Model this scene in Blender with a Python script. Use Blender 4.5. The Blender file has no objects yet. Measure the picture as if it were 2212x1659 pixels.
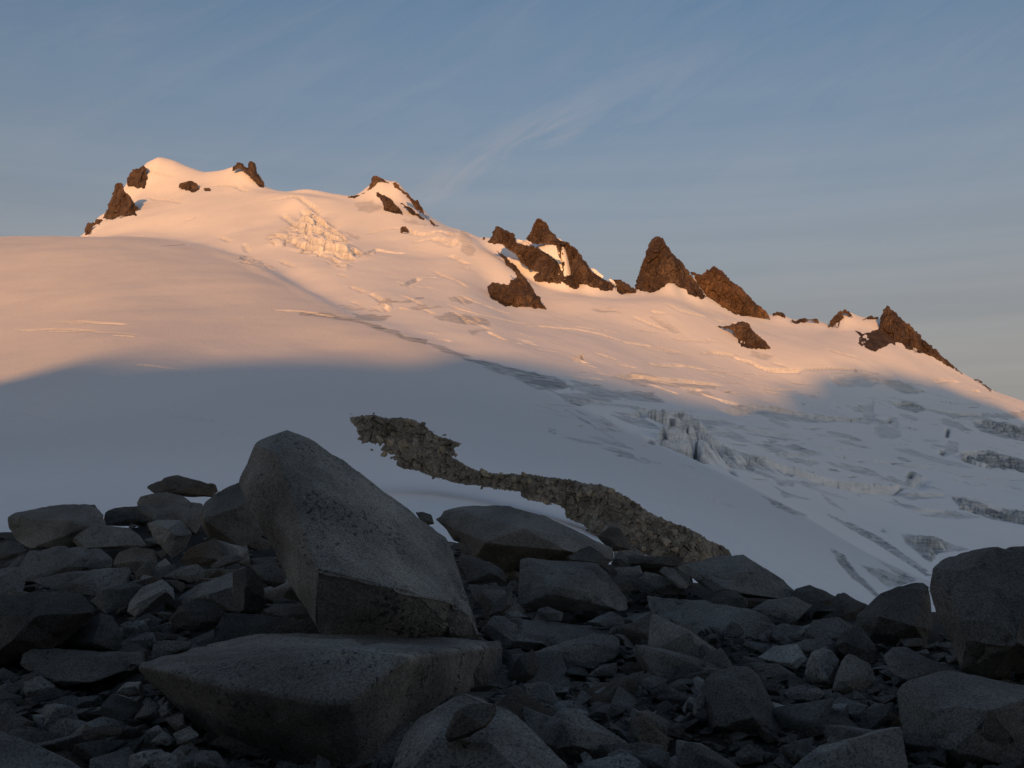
import bpy, bmesh, math, random
import numpy as np
from mathutils import Vector, Matrix

SC = bpy.context.scene
COL = SC.collection
rng = np.random.default_rng(11)
random.seed(11)

# ------------------------------------------------------------------ camera
F = 2170.0; CU, CV = 1106.0, 829.5; HORIZON = 1040.0
PITCH = math.atan((HORIZON - CV) / F)
cam = bpy.data.cameras.new('camera'); cam_o = bpy.data.objects.new('camera', cam)
COL.objects.link(cam_o); SC.camera = cam_o
cam.sensor_width = 36.0; cam.lens = 36.0 * F / 2212.0
cam.clip_start = 0.05; cam.clip_end = 60000
cam_o.rotation_euler = (math.pi / 2 + PITCH, 0, 0)

# ------------------------------------------------------------------ sky, sun, exposure
SUN_AZ = math.radians(8)        # sun stands behind the camera, this far to its left
SUN_EL = math.radians(3.3)
SH = np.array([-math.sin(SUN_AZ), -math.cos(SUN_AZ)])      # horizontal direction to the sun
sun = bpy.data.lights.new('sun', 'SUN'); sun_o = bpy.data.objects.new('sun', sun); COL.objects.link(sun_o)
sun.energy = 3.2; sun.color = (1.0, 0.43, 0.125); sun.angle = math.radians(0.6)
sd = Vector((SH[0] * math.cos(SUN_EL), SH[1] * math.cos(SUN_EL), math.sin(SUN_EL)))
sun_o.rotation_euler = sd.to_track_quat('Z', 'Y').to_euler()
w = bpy.data.worlds.new('World'); SC.world = w; w.use_nodes = True
nt = w.node_tree; N = nt.nodes; LK = nt.links
sky = N.new('ShaderNodeTexSky'); sky.sky_type = 'NISHITA'; sky.sun_disc = False
sky.sun_elevation = SUN_EL; sky.sun_rotation = math.atan2(SH[0], SH[1])
sky.altitude = 2200; sky.air_density = 1.0; sky.dust_density = 2.4; sky.ozone_density = 1.3
tint = N.new('ShaderNodeMix'); tint.data_type = 'RGBA'; tint.blend_type = 'MULTIPLY'; tint.inputs[0].default_value = 1
tint.inputs[7].default_value = (0.80, 0.80, 0.85, 1)
LK.new(sky.outputs[0], tint.inputs[6])
# thin cirrus: stretched noise over the whole sky, one streak stronger
tc = N.new('ShaderNodeTexCoord')
mr = N.new('ShaderNodeMapping'); mr.inputs['Rotation'].default_value = (0, math.radians(27), 0)
LK.new(tc.outputs['Generated'], mr.inputs[0])
mp = N.new('ShaderNodeMapping'); mp.inputs['Scale'].default_value = (2.2, 2.2, 12.0)
LK.new(mr.outputs[0], mp.inputs[0])
nz = N.new('ShaderNodeTexNoise'); nz.inputs['Scale'].default_value = 2.6; nz.inputs['Detail'].default_value = 8; nz.inputs['Roughness'].default_value = .66; nz.inputs['Distortion'].default_value = .7
LK.new(mp.outputs[0], nz.inputs['Vector'])
rp = N.new('ShaderNodeMapRange'); rp.inputs[1].default_value = .40; rp.inputs[2].default_value = .85; rp.inputs[3].default_value = 0; rp.inputs[4].default_value = 1
LK.new(nz.outputs[0], rp.inputs[0])
# the one brighter wisp, a narrow patch of the same cirrus
def sight(u, v):
    x = (u - CU) / F; y = (CV - v) / F; d = Vector((x, math.cos(PITCH) - y * math.sin(PITCH), math.sin(PITCH) + y * math.cos(PITCH))); return d.normalized()
wa, wb = sight(925, 425), sight(1370, 215); wc = (wa + wb) / 2; along = (wb - wa).normalized(); across = along.cross(wc).normalized()
def vmath(op, a, b):
    v = N.new('ShaderNodeVectorMath'); v.operation = op; LK.new(a, v.inputs[0]); v.inputs[1].default_value = b; return v
df = vmath('SUBTRACT', tc.outputs['Generated'], wc)
da = vmath('DOT_PRODUCT', df.outputs[0], along); db = vmath('DOT_PRODUCT', df.outputs[0], across)
def fmath(op, a, b, c=None):
    m = N.new('ShaderNodeMath'); m.operation = op
    for k, x in enumerate((a, b, c)):
        if x is None: continue
        if hasattr(x, 'links'): LK.new(x, m.inputs[k])
        else: m.inputs[k].default_value = x
    return m.outputs[0]
qa = fmath('POWER', fmath('ABSOLUTE', fmath('DIVIDE', da.outputs['Value'], .115), 0), 2); qb = fmath('POWER', fmath('ABSOLUTE', fmath('DIVIDE', db.outputs['Value'], .022), 0), 2)
wisp = fmath('POWER', 2.718, fmath('MULTIPLY', fmath('ADD', qa, qb), -1))
amt = fmath('MULTIPLY', fmath('MULTIPLY_ADD', wisp, .62, .10), rp.outputs[0])
cl = N.new('ShaderNodeMix'); cl.data_type = 'RGBA'
LK.new(amt, cl.inputs[0]); LK.new(tint.outputs[2], cl.inputs[6])
cl.inputs[7].default_value = (3.0, 2.5, 2.35, 1)
sepd = N.new('ShaderNodeSeparateXYZ'); LK.new(tc.outputs['Generated'], sepd.inputs[0])
hz = N.new('ShaderNodeMapRange'); hz.interpolation_type = 'SMOOTHSTEP'; hz.inputs[1].default_value = .50; hz.inputs[2].default_value = .06; hz.inputs[3].default_value = 0; hz.inputs[4].default_value = .92
LK.new(sepd.outputs[2], hz.inputs[0])
mb = N.new('ShaderNodeMapping'); mb.inputs['Scale'].default_value = (1.0, 1.0, 22.0); mb.inputs['Rotation'].default_value = (0, math.radians(-5), 0); LK.new(tc.outputs['Generated'], mb.inputs[0])
nb = N.new('ShaderNodeTexNoise'); nb.inputs['Scale'].default_value = 1.7; nb.inputs['Detail'].default_value = 4; LK.new(mb.outputs[0], nb.inputs['Vector'])
hcol = N.new('ShaderNodeMix'); hcol.data_type = 'RGBA'; LK.new(nb.outputs[0], hcol.inputs[0]); hcol.inputs[6].default_value = (1.0, .96, 1.0, 1); hcol.inputs[7].default_value = (1.78, 1.60, 1.50, 1)
gw = N.new('ShaderNodeMapRange'); gw.interpolation_type = 'SMOOTHSTEP'; gw.inputs[1].default_value = .35; gw.inputs[2].default_value = -1.0; LK.new(sepd.outputs[1], gw.inputs[0])
gcol = N.new('ShaderNodeMix'); gcol.data_type = 'RGBA'; LK.new(gw.outputs[0], gcol.inputs[0]); LK.new(hcol.outputs[2], gcol.inputs[6]); gcol.inputs[7].default_value = (5.6, 4.7, 3.3, 1)   # evening glow on the sun's side
hm = N.new('ShaderNodeMix'); hm.data_type = 'RGBA'; LK.new(hz.outputs[0], hm.inputs[0]); LK.new(cl.outputs[2], hm.inputs[6]); LK.new(gcol.outputs[2], hm.inputs[7])
bg = N['Background']; bg.inputs[1].default_value = 0.15
LK.new(hm.outputs[2], bg.inputs[0])
SC.view_settings.view_transform = 'Standard'; SC.view_settings.look = 'None'
SC.view_settings.exposure = 0.50; SC.view_settings.gamma = 1.0; SC.view_settings.use_curve_mapping = False

# ------------------------------------------------------------------ small library
def ray(u, v):
    """reading on the photograph (2212 x 1659 px) -> x/y slope and z/y slope of the sight line"""
    x = (np.asarray(u, float) - CU) / F; y = (CV - np.asarray(v, float)) / F
    dy = math.cos(PITCH) - y * math.sin(PITCH); dz = math.sin(PITCH) + y * math.cos(PITCH)
    return x / dy, dz / dy
def P(u, v, Y):
    a, s = ray(u, v); return np.stack([a * Y, np.asarray(Y, float) + 0 * a, s * Y], -1)
MAPS = {'A': (.26037, 144, 302.4), 'B': (.26037, 648, 345.6), 'C': (.3255, 1008, 432), 'D': (.3164, 1512, 561.6), 'G': (.4791, 1152, 720),
        'O': (.3255, 720, 864), '1': (.3255, 0, 864), '2': (.3255, 432, 864), '3': (.3255, 936, 1008), '4': (.3489, 1512, 1080),
        '5': (.29295, 0, 1224), '6': (.29295, 576, 1296), '7': (.29295, 1152, 1296), '0': (1, 0, 0)}
def px(m, pts):
    k, ox, oy = MAPS[m]; p = np.array([q[:2] for q in pts], float); return p * k + (ox, oy)
def parse(t):
    return [tuple(float(c) for c in q.split(',')) for q in t.split()]

def _h(ix, iy, iz, seed):
    n = (ix * 374761393 + iy * 668265263 + iz * 1440662683 + seed * 974711) & 0xFFFFFFFF
    n = ((n ^ (n >> 13)) * 1274126177) & 0xFFFFFFFF
    n = ((n ^ (n >> 16)) * 2246822519) & 0xFFFFFFFF
    return ((n ^ (n >> 15)) & 0xFFFFFF) / float(0xFFFFFF)
def noise2(x, y, seed=0):
    x = np.asarray(x, float); y = np.asarray(y, float)
    ix = np.floor(x).astype(np.int64); iy = np.floor(y).astype(np.int64); fx = x - ix; fy = y - iy
    fx = fx * fx * fx * (fx * (fx * 6 - 15) + 10); fy = fy * fy * fy * (fy * (fy * 6 - 15) + 10)
    z = np.zeros_like(ix)
    a = _h(ix, iy, z, seed); b = _h(ix + 1, iy, z, seed); c = _h(ix, iy + 1, z, seed); d = _h(ix + 1, iy + 1, z, seed)
    return (a + (b - a) * fx) * (1 - fy) + (c + (d - c) * fx) * fy
def fbm2(x, y, oct=4, seed=0, gain=.5):
    t = 0; amp = 1; tot = 0
    for o in range(oct):
        t = t + amp * (noise2(x * 2 ** o + 17.3 * o, y * 2 ** o - 9.1 * o, seed + o) - .5); tot += amp; amp *= gain
    return 2 * t / tot
def ridged2(x, y, oct=4, seed=0):
    t = 0; amp = 1; tot = 0
    for o in range(oct):
        t = t + amp * (1 - np.abs(2 * noise2(x * 2 ** o + 5.7 * o, y * 2 ** o + 3.3 * o, seed + o) - 1)); tot += amp; amp *= .5
    return t / tot
def noise3(p, seed=0):
    i = np.floor(p).astype(np.int64); f = p - i; f = f * f * (3 - 2 * f); r = 0
    for dx in (0, 1):
        for dy in (0, 1):
            for dz in (0, 1):
                wgt = (f[:, 0] if dx else 1 - f[:, 0]) * (f[:, 1] if dy else 1 - f[:, 1]) * (f[:, 2] if dz else 1 - f[:, 2])
                r = r + wgt * _h(i[:, 0] + dx, i[:, 1] + dy, i[:, 2] + dz, seed)
    return r
def fbm3(p, oct=4, seed=0, gain=.5):
    t = 0; amp = 1; tot = 0
    for o in range(oct):
        t = t + amp * (noise3(p * 2 ** o + 11.7 * o, seed + o) - .5); tot += amp; amp *= gain
    return 2 * t / tot
def worley2(x, y, seed=0):
    ix = np.floor(x).astype(np.int64); iy = np.floor(y).astype(np.int64)
    f1 = np.full(x.shape, 9.); f2 = np.full(x.shape, 9.); cid = np.zeros(x.shape)
    for dx in (-1, 0, 1):
        for dy in (-1, 0, 1):
            jx = ix + dx; jy = iy + dy; z = np.zeros_like(jx)
            d = np.hypot(jx + _h(jx, jy, z, seed) - x, jy + _h(jx, jy, z + 1, seed) - y)
            c = _h(jx, jy, z + 2, seed); m = d < f1
            f2 = np.where(m, f1, np.minimum(f2, d)); cid = np.where(m, c, cid); f1 = np.where(m, d, f1)
    return f1, f2, cid
def sstep(a, b, x):
    t = np.clip((x - a) / (b - a), 0, 1); return t * t * (3 - 2 * t)
def inpoly(x, y, poly):
    r = np.zeros(np.shape(x), bool); n = len(poly)
    for i in range(n):
        x0, y0 = poly[i]; x1, y1 = poly[(i + 1) % n]
        if y0 == y1: continue
        r ^= ((y0 > y) != (y1 > y)) & (x < (x1 - x0) * (y - y0) / (y1 - y0) + x0)
    return r
def segdist(x, y, pts, closed=False):
    d = np.full(np.shape(x), 1e18); n = len(pts)
    for i in range(n if closed else n - 1):
        x0, y0 = pts[i]; x1, y1 = pts[(i + 1) % n]; dx, dy = x1 - x0, y1 - y0; L = dx * dx + dy * dy + 1e-12
        t = np.clip(((x - x0) * dx + (y - y0) * dy) / L, 0, 1)
        d = np.minimum(d, (x0 + t * dx - x) ** 2 + (y0 + t * dy - y) ** 2)
    return np.sqrt(d)

def mesh_np(name, co, quads, mat, smooth=True, attrs=None):
    me = bpy.data.meshes.new(name); co = np.asarray(co, np.float32); quads = np.asarray(quads, np.int32)
    k = quads.shape[1]
    me.vertices.add(len(co)); me.vertices.foreach_set('co', co.ravel())
    me.loops.add(quads.size); me.loops.foreach_set('vertex_index', quads.ravel())
    me.polygons.add(len(quads)); me.polygons.foreach_set('loop_start', np.arange(0, quads.size, k, dtype=np.int32))
    me.polygons.foreach_set('use_smooth', np.full(len(quads), smooth))
    for an, av in (attrs or {}).items():
        at = me.attributes.new(an, 'FLOAT', 'POINT'); at.data.foreach_set('value', np.asarray(av, np.float32).ravel())
    me.update(calc_edges=True); me.validate()
    if mat: me.materials.append(mat)
    return me
def link(name, me, parent=None, label=None, cat=None, group=None, kind=None):
    o = bpy.data.objects.new(name, me); COL.objects.link(o)
    if parent: o.parent = parent
    if label: o['label'] = label
    if cat: o['category'] = cat
    if group: o['group'] = group
    if kind: o['kind'] = kind
    return o

# ------------------------------------------------------------------ materials
def newmat(name):
    m = bpy.data.materials.new(name); m.use_nodes = True; t = m.node_tree
    return m, t, t.nodes, t.links, t.nodes['Principled BSDF']
def tex(n, l, kind, vec, scale, **kw):
    t = n.new(kind)
    if vec is not None: l.new(vec, t.inputs['Vector'])
    t.inputs['Scale'].default_value = scale
    for k, v in kw.items(): t.inputs[k].default_value = v
    return t
def ramp(n, l, src, stops):
    r = n.new('ShaderNodeValToRGB'); l.new(src, r.inputs[0]); e = r.color_ramp.elements
    while len(e) > 1: e.remove(e[-1])
    e[0].position = stops[0][0]; e[0].color = (*stops[0][1], 1)
    for p, c in stops[1:]:
        x = e.new(p); x.color = (*c, 1)
    return r
def mixc(n, l, f, a, b, mode='MIX'):
    m = n.new('ShaderNodeMix'); m.data_type = 'RGBA'; m.blend_type = mode
    for sock, val in ((0, f), (6, a), (7, b)):
        if hasattr(val, 'links'): l.new(val, m.inputs[sock])
        elif sock == 0: m.inputs[0].default_value = val
        else: m.inputs[sock].default_value = (*val, 1)
    return m.outputs[2]
def bump(n, l, src, strength, dist, prev=None):
    b = n.new('ShaderNodeBump'); b.inputs['Strength'].default_value = strength; b.inputs['Distance'].default_value = dist
    l.new(src, b.inputs['Height'])
    if prev is not None: l.new(prev, b.inputs['Normal'])
    return b.outputs[0]

def snow_material():
    m, t, n, l, b = newmat('glacier_snow')
    g = n.new('ShaderNodeNewGeometry'); pos = g.outputs['Position']
    ice = n.new('ShaderNodeAttribute'); ice.attribute_name = 'ice'
    dirt_shade = n.new('ShaderNodeAttribute'); dirt_shade.attribute_name = 'dirt_shade'
    n1 = tex(n, l, 'ShaderNodeTexNoise', pos, .012, Detail=6, Roughness=.6)
    snow = ramp(n, l, n1.outputs[0], [(.3, (.90, .90, .905)), (.7, (.95, .95, .95))]).outputs[0]
    near_grey = n.new('ShaderNodeAttribute'); near_grey.attribute_name = 'near_grey'
    snow = mixc(n, l, near_grey.outputs['Fac'], snow, (.74, .745, .765))      # greyer snow colour on the near slope
    # layering of the exposed ice: bands that follow height, contrast imitates relief shading
    mp = n.new('ShaderNodeMapping'); mp.inputs['Scale'].default_value = (.02, .02, .42); l.new(pos, mp.inputs[0])
    n2 = tex(n, l, 'ShaderNodeTexNoise', mp.outputs[0], 1.0, Detail=5, Roughness=.7)
    icec = ramp(n, l, n2.outputs[0], [(.30, (.16, .18, .20)), (.40, (.44, .46, .48)), (.455, (.13, .15, .16)), (.48, (.50, .52, .53)), (.56, (.66, .67, .67)), (.60, (.20, .22, .23)), (.63, (.55, .56, .56)), (.75, (.30, .32, .33))]).outputs[0]
    c = mixc(n, l, ice.outputs['Fac'], snow, icec)
    n3 = tex(n, l, 'ShaderNodeTexNoise', pos, .11, Detail=7, Roughness=.68)
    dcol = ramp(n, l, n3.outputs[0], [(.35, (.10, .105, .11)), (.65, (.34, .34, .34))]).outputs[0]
    c = mixc(n, l, dirt_shade.outputs['Fac'], c, dcol)
    l.new(c, b.inputs['Base Color']); b.inputs['Roughness'].default_value = .62; b.inputs['Specular IOR Level'].default_value = .25
    mp2 = n.new('ShaderNodeMapping'); mp2.inputs['Scale'].default_value = (.55, .16, .3); mp2.inputs['Rotation'].default_value = (0, 0, math.radians(38)); l.new(pos, mp2.inputs[0])
    n4 = tex(n, l, 'ShaderNodeTexNoise', mp2.outputs[0], 1.0, Detail=5, Roughness=.6)
    n5 = tex(n, l, 'ShaderNodeTexNoise', pos, .05, Detail=8, Roughness=.62)
    nm = bump(n, l, n5.outputs[0], .35, 2.0)
    nm = bump(n, l, n4.outputs[0], .55, .45, nm)
    l.new(nm, b.inputs['Normal']); return m

def cliff_material(name, cols, sc=.05):
    m, t, n, l, b = newmat(name)
    g = n.new('ShaderNodeNewGeometry'); pos = g.outputs['Position']
    mp = n.new('ShaderNodeMapping'); mp.inputs['Scale'].default_value = (1, 1, .45); mp.inputs['Rotation'].default_value = (0, math.radians(24), 0); l.new(pos, mp.inputs[0])
    a = tex(n, l, 'ShaderNodeTexNoise', mp.outputs[0], sc, Detail=9, Roughness=.7, Distortion=.4)
    c = ramp(n, l, a.outputs[0], [(.3, cols[0]), (.48, cols[1]), (.6, cols[2]), (.75, cols[0])]).outputs[0]
    v = tex(n, l, 'ShaderNodeTexNoise', pos, sc * 9, Detail=6, Roughness=.75)
    k = ramp(n, l, v.outputs[0], [(.35, (.45, .45, .45)), (.6, (1.15, 1.15, 1.15))]).outputs[0]
    c = mixc(n, l, 1.0, c, k, 'MULTIPLY')
    l.new(c, b.inputs['Base Color']); b.inputs['Roughness'].default_value = .9; b.inputs['Specular IOR Level'].default_value = .15
    nm = bump(n, l, a.outputs[0], .9, 3.0 * .05 / sc)
    nm = bump(n, l, v.outputs[0], .8, .6 * .05 / sc, nm)
    l.new(nm, b.inputs['Normal']); return m

def granite(name, base, stain, stain_amt=.5, lichen=.5):
    m, t, n, l, b = newmat(name)
    tco = n.new('ShaderNodeTexCoord'); inf = n.new('ShaderNodeObjectInfo')
    g = n.new('ShaderNodeNewGeometry')
    ofs = n.new('ShaderNodeVectorMath'); ofs.operation = 'MULTIPLY_ADD'; l.new(inf.outputs['Random'], ofs.inputs[0]); ofs.inputs[1].default_value = (37, 53, 71); l.new(g.outputs['Position'], ofs.inputs[2]); pos = ofs.outputs[0]
    big = tex(n, l, 'ShaderNodeTexNoise', pos, 1.1, Detail=6, Roughness=.62)
    lo = tuple(c * .72 for c in base); hi = tuple(c * 1.22 for c in base)
    c = ramp(n, l, big.outputs[0], [(.32, lo), (.5, base), (.7, hi)]).outputs[0]
    st = tex(n, l, 'ShaderNodeTexNoise', pos, .75, Detail=4, Roughness=.55, Distortion=.8)
    sm = ramp(n, l, st.outputs[0], [(.5, (0, 0, 0)), (.68, (stain_amt,) * 3)]).outputs[0]
    c = mixc(n, l, sm, c, stain)
    cr_ = tex(n, l, 'ShaderNodeTexNoise', pos, .55, Detail=7, Roughness=.6, Distortion=.5)
    cm = ramp(n, l, cr_.outputs[0], [(.38, (.72, .71, .70)), (.46, (.95, .95, .95)), (.55, (1.10, 1.10, 1.09)), (.62, (1.38, 1.37, 1.34))]).outputs[0]
    c = mixc(n, l, 1.0, c, cm, 'MULTIPLY')
    # salt and pepper grains
    gr = tex(n, l, 'ShaderNodeTexNoise', pos, 55, Detail=3, Roughness=.8)
    gm = ramp(n, l, gr.outputs[0], [(.36, (.5, .5, .5)), (.5, (1, 1, 1)), (.64, (1.38, 1.38, 1.36))]).outputs[0]
    c = mixc(n, l, 1.0, c, gm, 'MULTIPLY')
    # dark lichen flecks
    vo = tex(n, l, 'ShaderNodeTexNoise', pos, 19, Detail=5, Roughness=.7, Distortion=.3)
    cl_ = tex(n, l, 'ShaderNodeTexNoise', pos, 1.6, Detail=2)
    mu = n.new('ShaderNodeMath'); mu.operation = 'MULTIPLY_ADD'; l.new(cl_.outputs[0], mu.inputs[0]); mu.inputs[1].default_value = .38; l.new(vo.outputs[0], mu.inputs[2])
    lm = ramp(n, l, mu.outputs[0], [(.79, (0, 0, 0)), (.84, (lichen,) * 3)]).outputs[0]
    c = mixc(n, l, lm, c, (.028, .03, .032))
    rv = n.new('ShaderNodeMapRange'); l.new(inf.outputs['Random'], rv.inputs[0]); rv.inputs[3].default_value = .84; rv.inputs[4].default_value = 1.22
    cb = n.new('ShaderNodeCombineColor')
    for i in range(3): l.new(rv.outputs[0], cb.inputs[i])
    c = mixc(n, l, 1.0, c, cb.outputs[0], 'MULTIPLY')
    l.new(c, b.inputs['Base Color']); b.inputs['Roughness'].default_value = .88; b.inputs['Specular IOR Level'].default_value = .2
    mid = tex(n, l, 'ShaderNodeTexNoise', pos, 9, Detail=8, Roughness=.68)
    fr = tex(n, l, 'ShaderNodeTexNoise', pos, 2.6, Detail=9, Roughness=.72, Distortion=.6)
    nm = bump(n, l, fr.outputs[0], .6, .10)
    nm = bump(n, l, mid.outputs[0], .7, .035, nm)
    nm = bump(n, l, gr.outputs[0], .35, .006, nm)
    l.new(nm, b.inputs['Normal']); return m

M_SNOW = snow_material()
M_CLIFF = cliff_material('brown_cliff_rock', [(.042, .030, .026), (.082, .057, .045), (.135, .097, .074)])
M_CLIFF2 = cliff_material('ochre_cliff_rock', [(.055, .034, .024), (.11, .068, .042), (.17, .108, .066)])
M_RIB = cliff_material('outcrop_rock', [(.10, .088, .073), (.19, .168, .138), (.29, .258, .215)], .7)
M_G1 = granite('granite_grey', (.240, .222, .196), (.185, .163, .138), .6, .4)
M_G2 = granite('granite_dark', (.150, .140, .124), (.12, .105, .088), .7, .35)
M_G3 = granite('granite_brown', (.165, .145, .122), (.13, .088, .056), .8, .3)
M_G4 = granite('granite_pale', (.315, .292, .258), (.24, .222, .20), .4, .75)
M_EARTH = granite('rubble_earth', (.045, .040, .035), (.05, .036, .025), .7, .3)
MATS = {'g': M_G1, 'd': M_G2, 'b': M_G3, 'p': M_G4}

# rock and snow patches traced on the photograph: name; map; colour; outline; label
PEAKS = [l.split(';') for l in '''crag;A;c;405,360 440,350 470,365 480,420 540,480 575,545 622,572 570,590 590,625 480,640 380,665 295,660 350,520 385,430;tall dark cliff standing on the left shoulder of the snowy summit
crag;A;c;145,790 165,690 230,680 240,655 295,655 312,672 220,720 202,790;low rock stub at the foot of the tall summit shoulder cliff
crag;A;c;495,368 510,300 540,240 620,215 640,205 665,230 660,280 675,310 665,360 650,405 600,405 520,388;square brown cliff directly under the rounded snow dome of the summit
rock;A;c;925,402 935,360 965,350 985,345 1010,335 1050,340 1090,365 1110,400 1080,428 1060,438 1000,422;small rounded rock knob in the snow below the summit dome
rock;A;c;1130,402 1190,392 1200,428 1150,428;tiny rock beside the knob below the summit dome
rock_tower;A;c;1355,258 1390,210 1410,180 1440,185 1470,195 1475,215 1500,228 1505,190 1530,170 1545,178 1560,185 1575,220 1580,255 1600,285 1620,320 1640,350 1647,402 1600,394 1560,352 1500,292 1440,242 1410,247 1380,260;jagged twin towered crag at the right end of the summit dome
rock_peak;B;c;388,308 440,295 480,285 500,292 530,270 560,240 575,220 590,150 610,125 640,130 680,150 720,178 765,200 730,196 690,184 650,182 632,212 600,242 560,262 500,297 450,322 400,315;brown horn crowning the second peak beside its snow face
rock_arete;B;o;765,190 800,180 825,205 830,225 870,260 910,290 940,320 990,345 1005,380 1030,430 1052,470 1100,510 1150,540 1200,562 1110,557 1080,522 1040,472 990,442 940,392 920,352 880,292 820,252 780,232;long sunlit rock edge down the right side of the second peak
rock_band;B;c;618,265 650,258 680,285 720,300 760,320 780,345 800,375 830,395 850,430 858,458 790,447 740,432 700,422 690,390 680,350 640,310;dark slabby rock band across the snow face of the second peak
rock_band;B;c;828,352 870,370 910,385 940,410 960,440 1000,460 1030,480 1042,507 1000,492 960,462 920,452 890,422 860,387;narrow rock band below the long sunlit edge of the second peak
rock;B;c;828,562 850,546 880,548 897,570 905,602 890,617 860,614 828,607;small dark block of rock poking out above the ice cliff
rock_buttress;B;c;1545,1050 1600,1008 1680,1025 1730,1030 1740,995 1800,970 1780,930 1740,900 1700,860 1690,830 1660,795 1608,745 1650,758 1690,785 1740,830 1790,870 1820,910 1850,950 1900,1010 1940,1070 1960,1110 2000,1140 2005,1180 2052,1242 1960,1237 1920,1222 1850,1217 1770,1222 1690,1212 1620,1172 1580,1152 1560,1100;dark boot shaped buttress where the glacier dome ends
rock;B;c;1508,655 1522,635 1535,638 1538,668 1520,668;tiny pinnacle on the snow crest above the boot shaped buttress
crag;C;c;133,278 165,240 185,180 210,170 240,185 280,205 315,220 330,255 335,280 390,300 440,300 475,310 500,345 560,375 600,405 625,450 640,520 627,562 560,552 500,547 450,542 443,505 475,480 410,467 380,437 350,407 330,372 300,347 260,322 235,297 200,292 160,287;long rock rib falling from a blunt left tooth
rock_peak;C;c;390,258 415,225 440,160 465,120 485,118 515,140 545,170 560,205 590,225 600,250 640,270 680,280 690,300 740,330 770,375 800,420 820,450 860,490 910,525 960,545 987,575 967,607 900,602 830,582 780,562 745,547 750,582 720,594 680,582 675,567 640,552 628,500 625,400 600,320 590,302 540,297 480,297 430,292;sharp horn with a broad rock apron carrying small snow patches
rock;C;c;985,582 958,520 1000,525 1060,550 1110,580 1132,607 1090,622 1030,630 1000,612;low rock step at the end of the apron before the tall pyramid
rock_pyramid;C;c;1118,582 1130,510 1160,430 1180,380 1200,300 1225,260 1245,245 1280,240 1305,250 1320,280 1350,325 1390,375 1430,410 1450,435 1480,470 1500,500 1530,545 1560,590 1592,642 1560,662 1520,647 1465,627 1460,600 1430,582 1385,562 1380,545 1330,557 1300,582 1250,612 1220,619 1150,607;tall steep rock pyramid standing on the snow ridge
rock_peak;C;o;1478,475 1520,480 1560,492 1590,460 1620,450 1645,435 1680,460 1710,480 1760,535 1800,560 1850,605 1880,640 1920,680 1960,710 2000,755 2022,792 1980,787 1900,777 1830,772 1770,757 1700,717 1640,662 1590,642 1555,592 1520,532;ochre slanting slab peak next to the tall pyramid
rock_nunatak;C;c;1638,840 1720,830 1780,820 1800,805 1830,800 1865,810 1885,840 1910,870 1940,900 1980,930 2000,960 2024,987 1960,992 1880,987 1820,977 1800,950 1790,910 1760,870 1700,852;isolated dark wedge of rock surrounded by glacier snow
rock;D;c;478,378 525,348 560,355 585,380 597,408 560,392 530,378 500,384;low rock bump on the crest right of the slab peak
rock;D;c;603,412 630,402 650,415 680,395 720,392 750,405 780,400 800,395 822,437 790,428 750,414 710,433 660,438 620,428;row of small knobs on the low snow saddle
rock_peak;D;c;868,462 900,400 940,355 985,332 1020,350 1052,392 1020,387 990,367 978,372 985,395 960,420 945,467;small leaning tooth left of the last snow hollow
rock;D;c;1093,408 1130,395 1165,375 1190,390 1228,394 1215,408 1150,411;fine serrated edge between the leaning tooth and the last peak
rock_peak;D;c;1225,395 1245,340 1275,305 1300,320 1350,370 1400,415 1450,455 1490,500 1550,560 1615,605 1640,640 1700,690 1740,730 1802,782 1760,762 1700,727 1640,692 1590,657 1550,647 1480,632 1400,607 1380,572 1340,562 1335,587 1290,577 1240,607 1195,630 1140,607 1090,582 1083,555 1093,520 1060,490 1038,463 1080,485 1110,505 1160,495 1175,480 1215,470 1225,430;last pointed peak with a long arm sloping down to the right
rock;D;c;1848,793 1900,813 1950,848 1990,878 2034,907 1970,894 1930,858 1880,824;thin dark rock strip low on the far right crest'''.split('\n')]
PATCHES = [l.split(';') for l in '''C;550,233 590,240 638,270 630,287 580,267;narrow snow patch high on the sharp horn
C;470,308 540,294 598,300 605,340 624,402 590,395 540,360 500,340;broad tongue of snow between the blunt rib and the sharp horn
C;330,258 380,268 440,300 390,302 336,282;small snow cap behind the blunt left tooth
C;812,444 860,460 912,506 902,522 850,490;thin snow strip on the edge of the horn's lower apron
C;930,515 970,528 1002,560 986,574 955,545;small snow notch above the low rock step
C;1375,508 1420,518 1442,540 1400,536;little snow ledge on the right flank of the tall pyramid
D;1458,548 1480,552 1498,575 1475,570;tiny snow spot on the long arm of the last peak'''.split('\n')]

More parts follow.
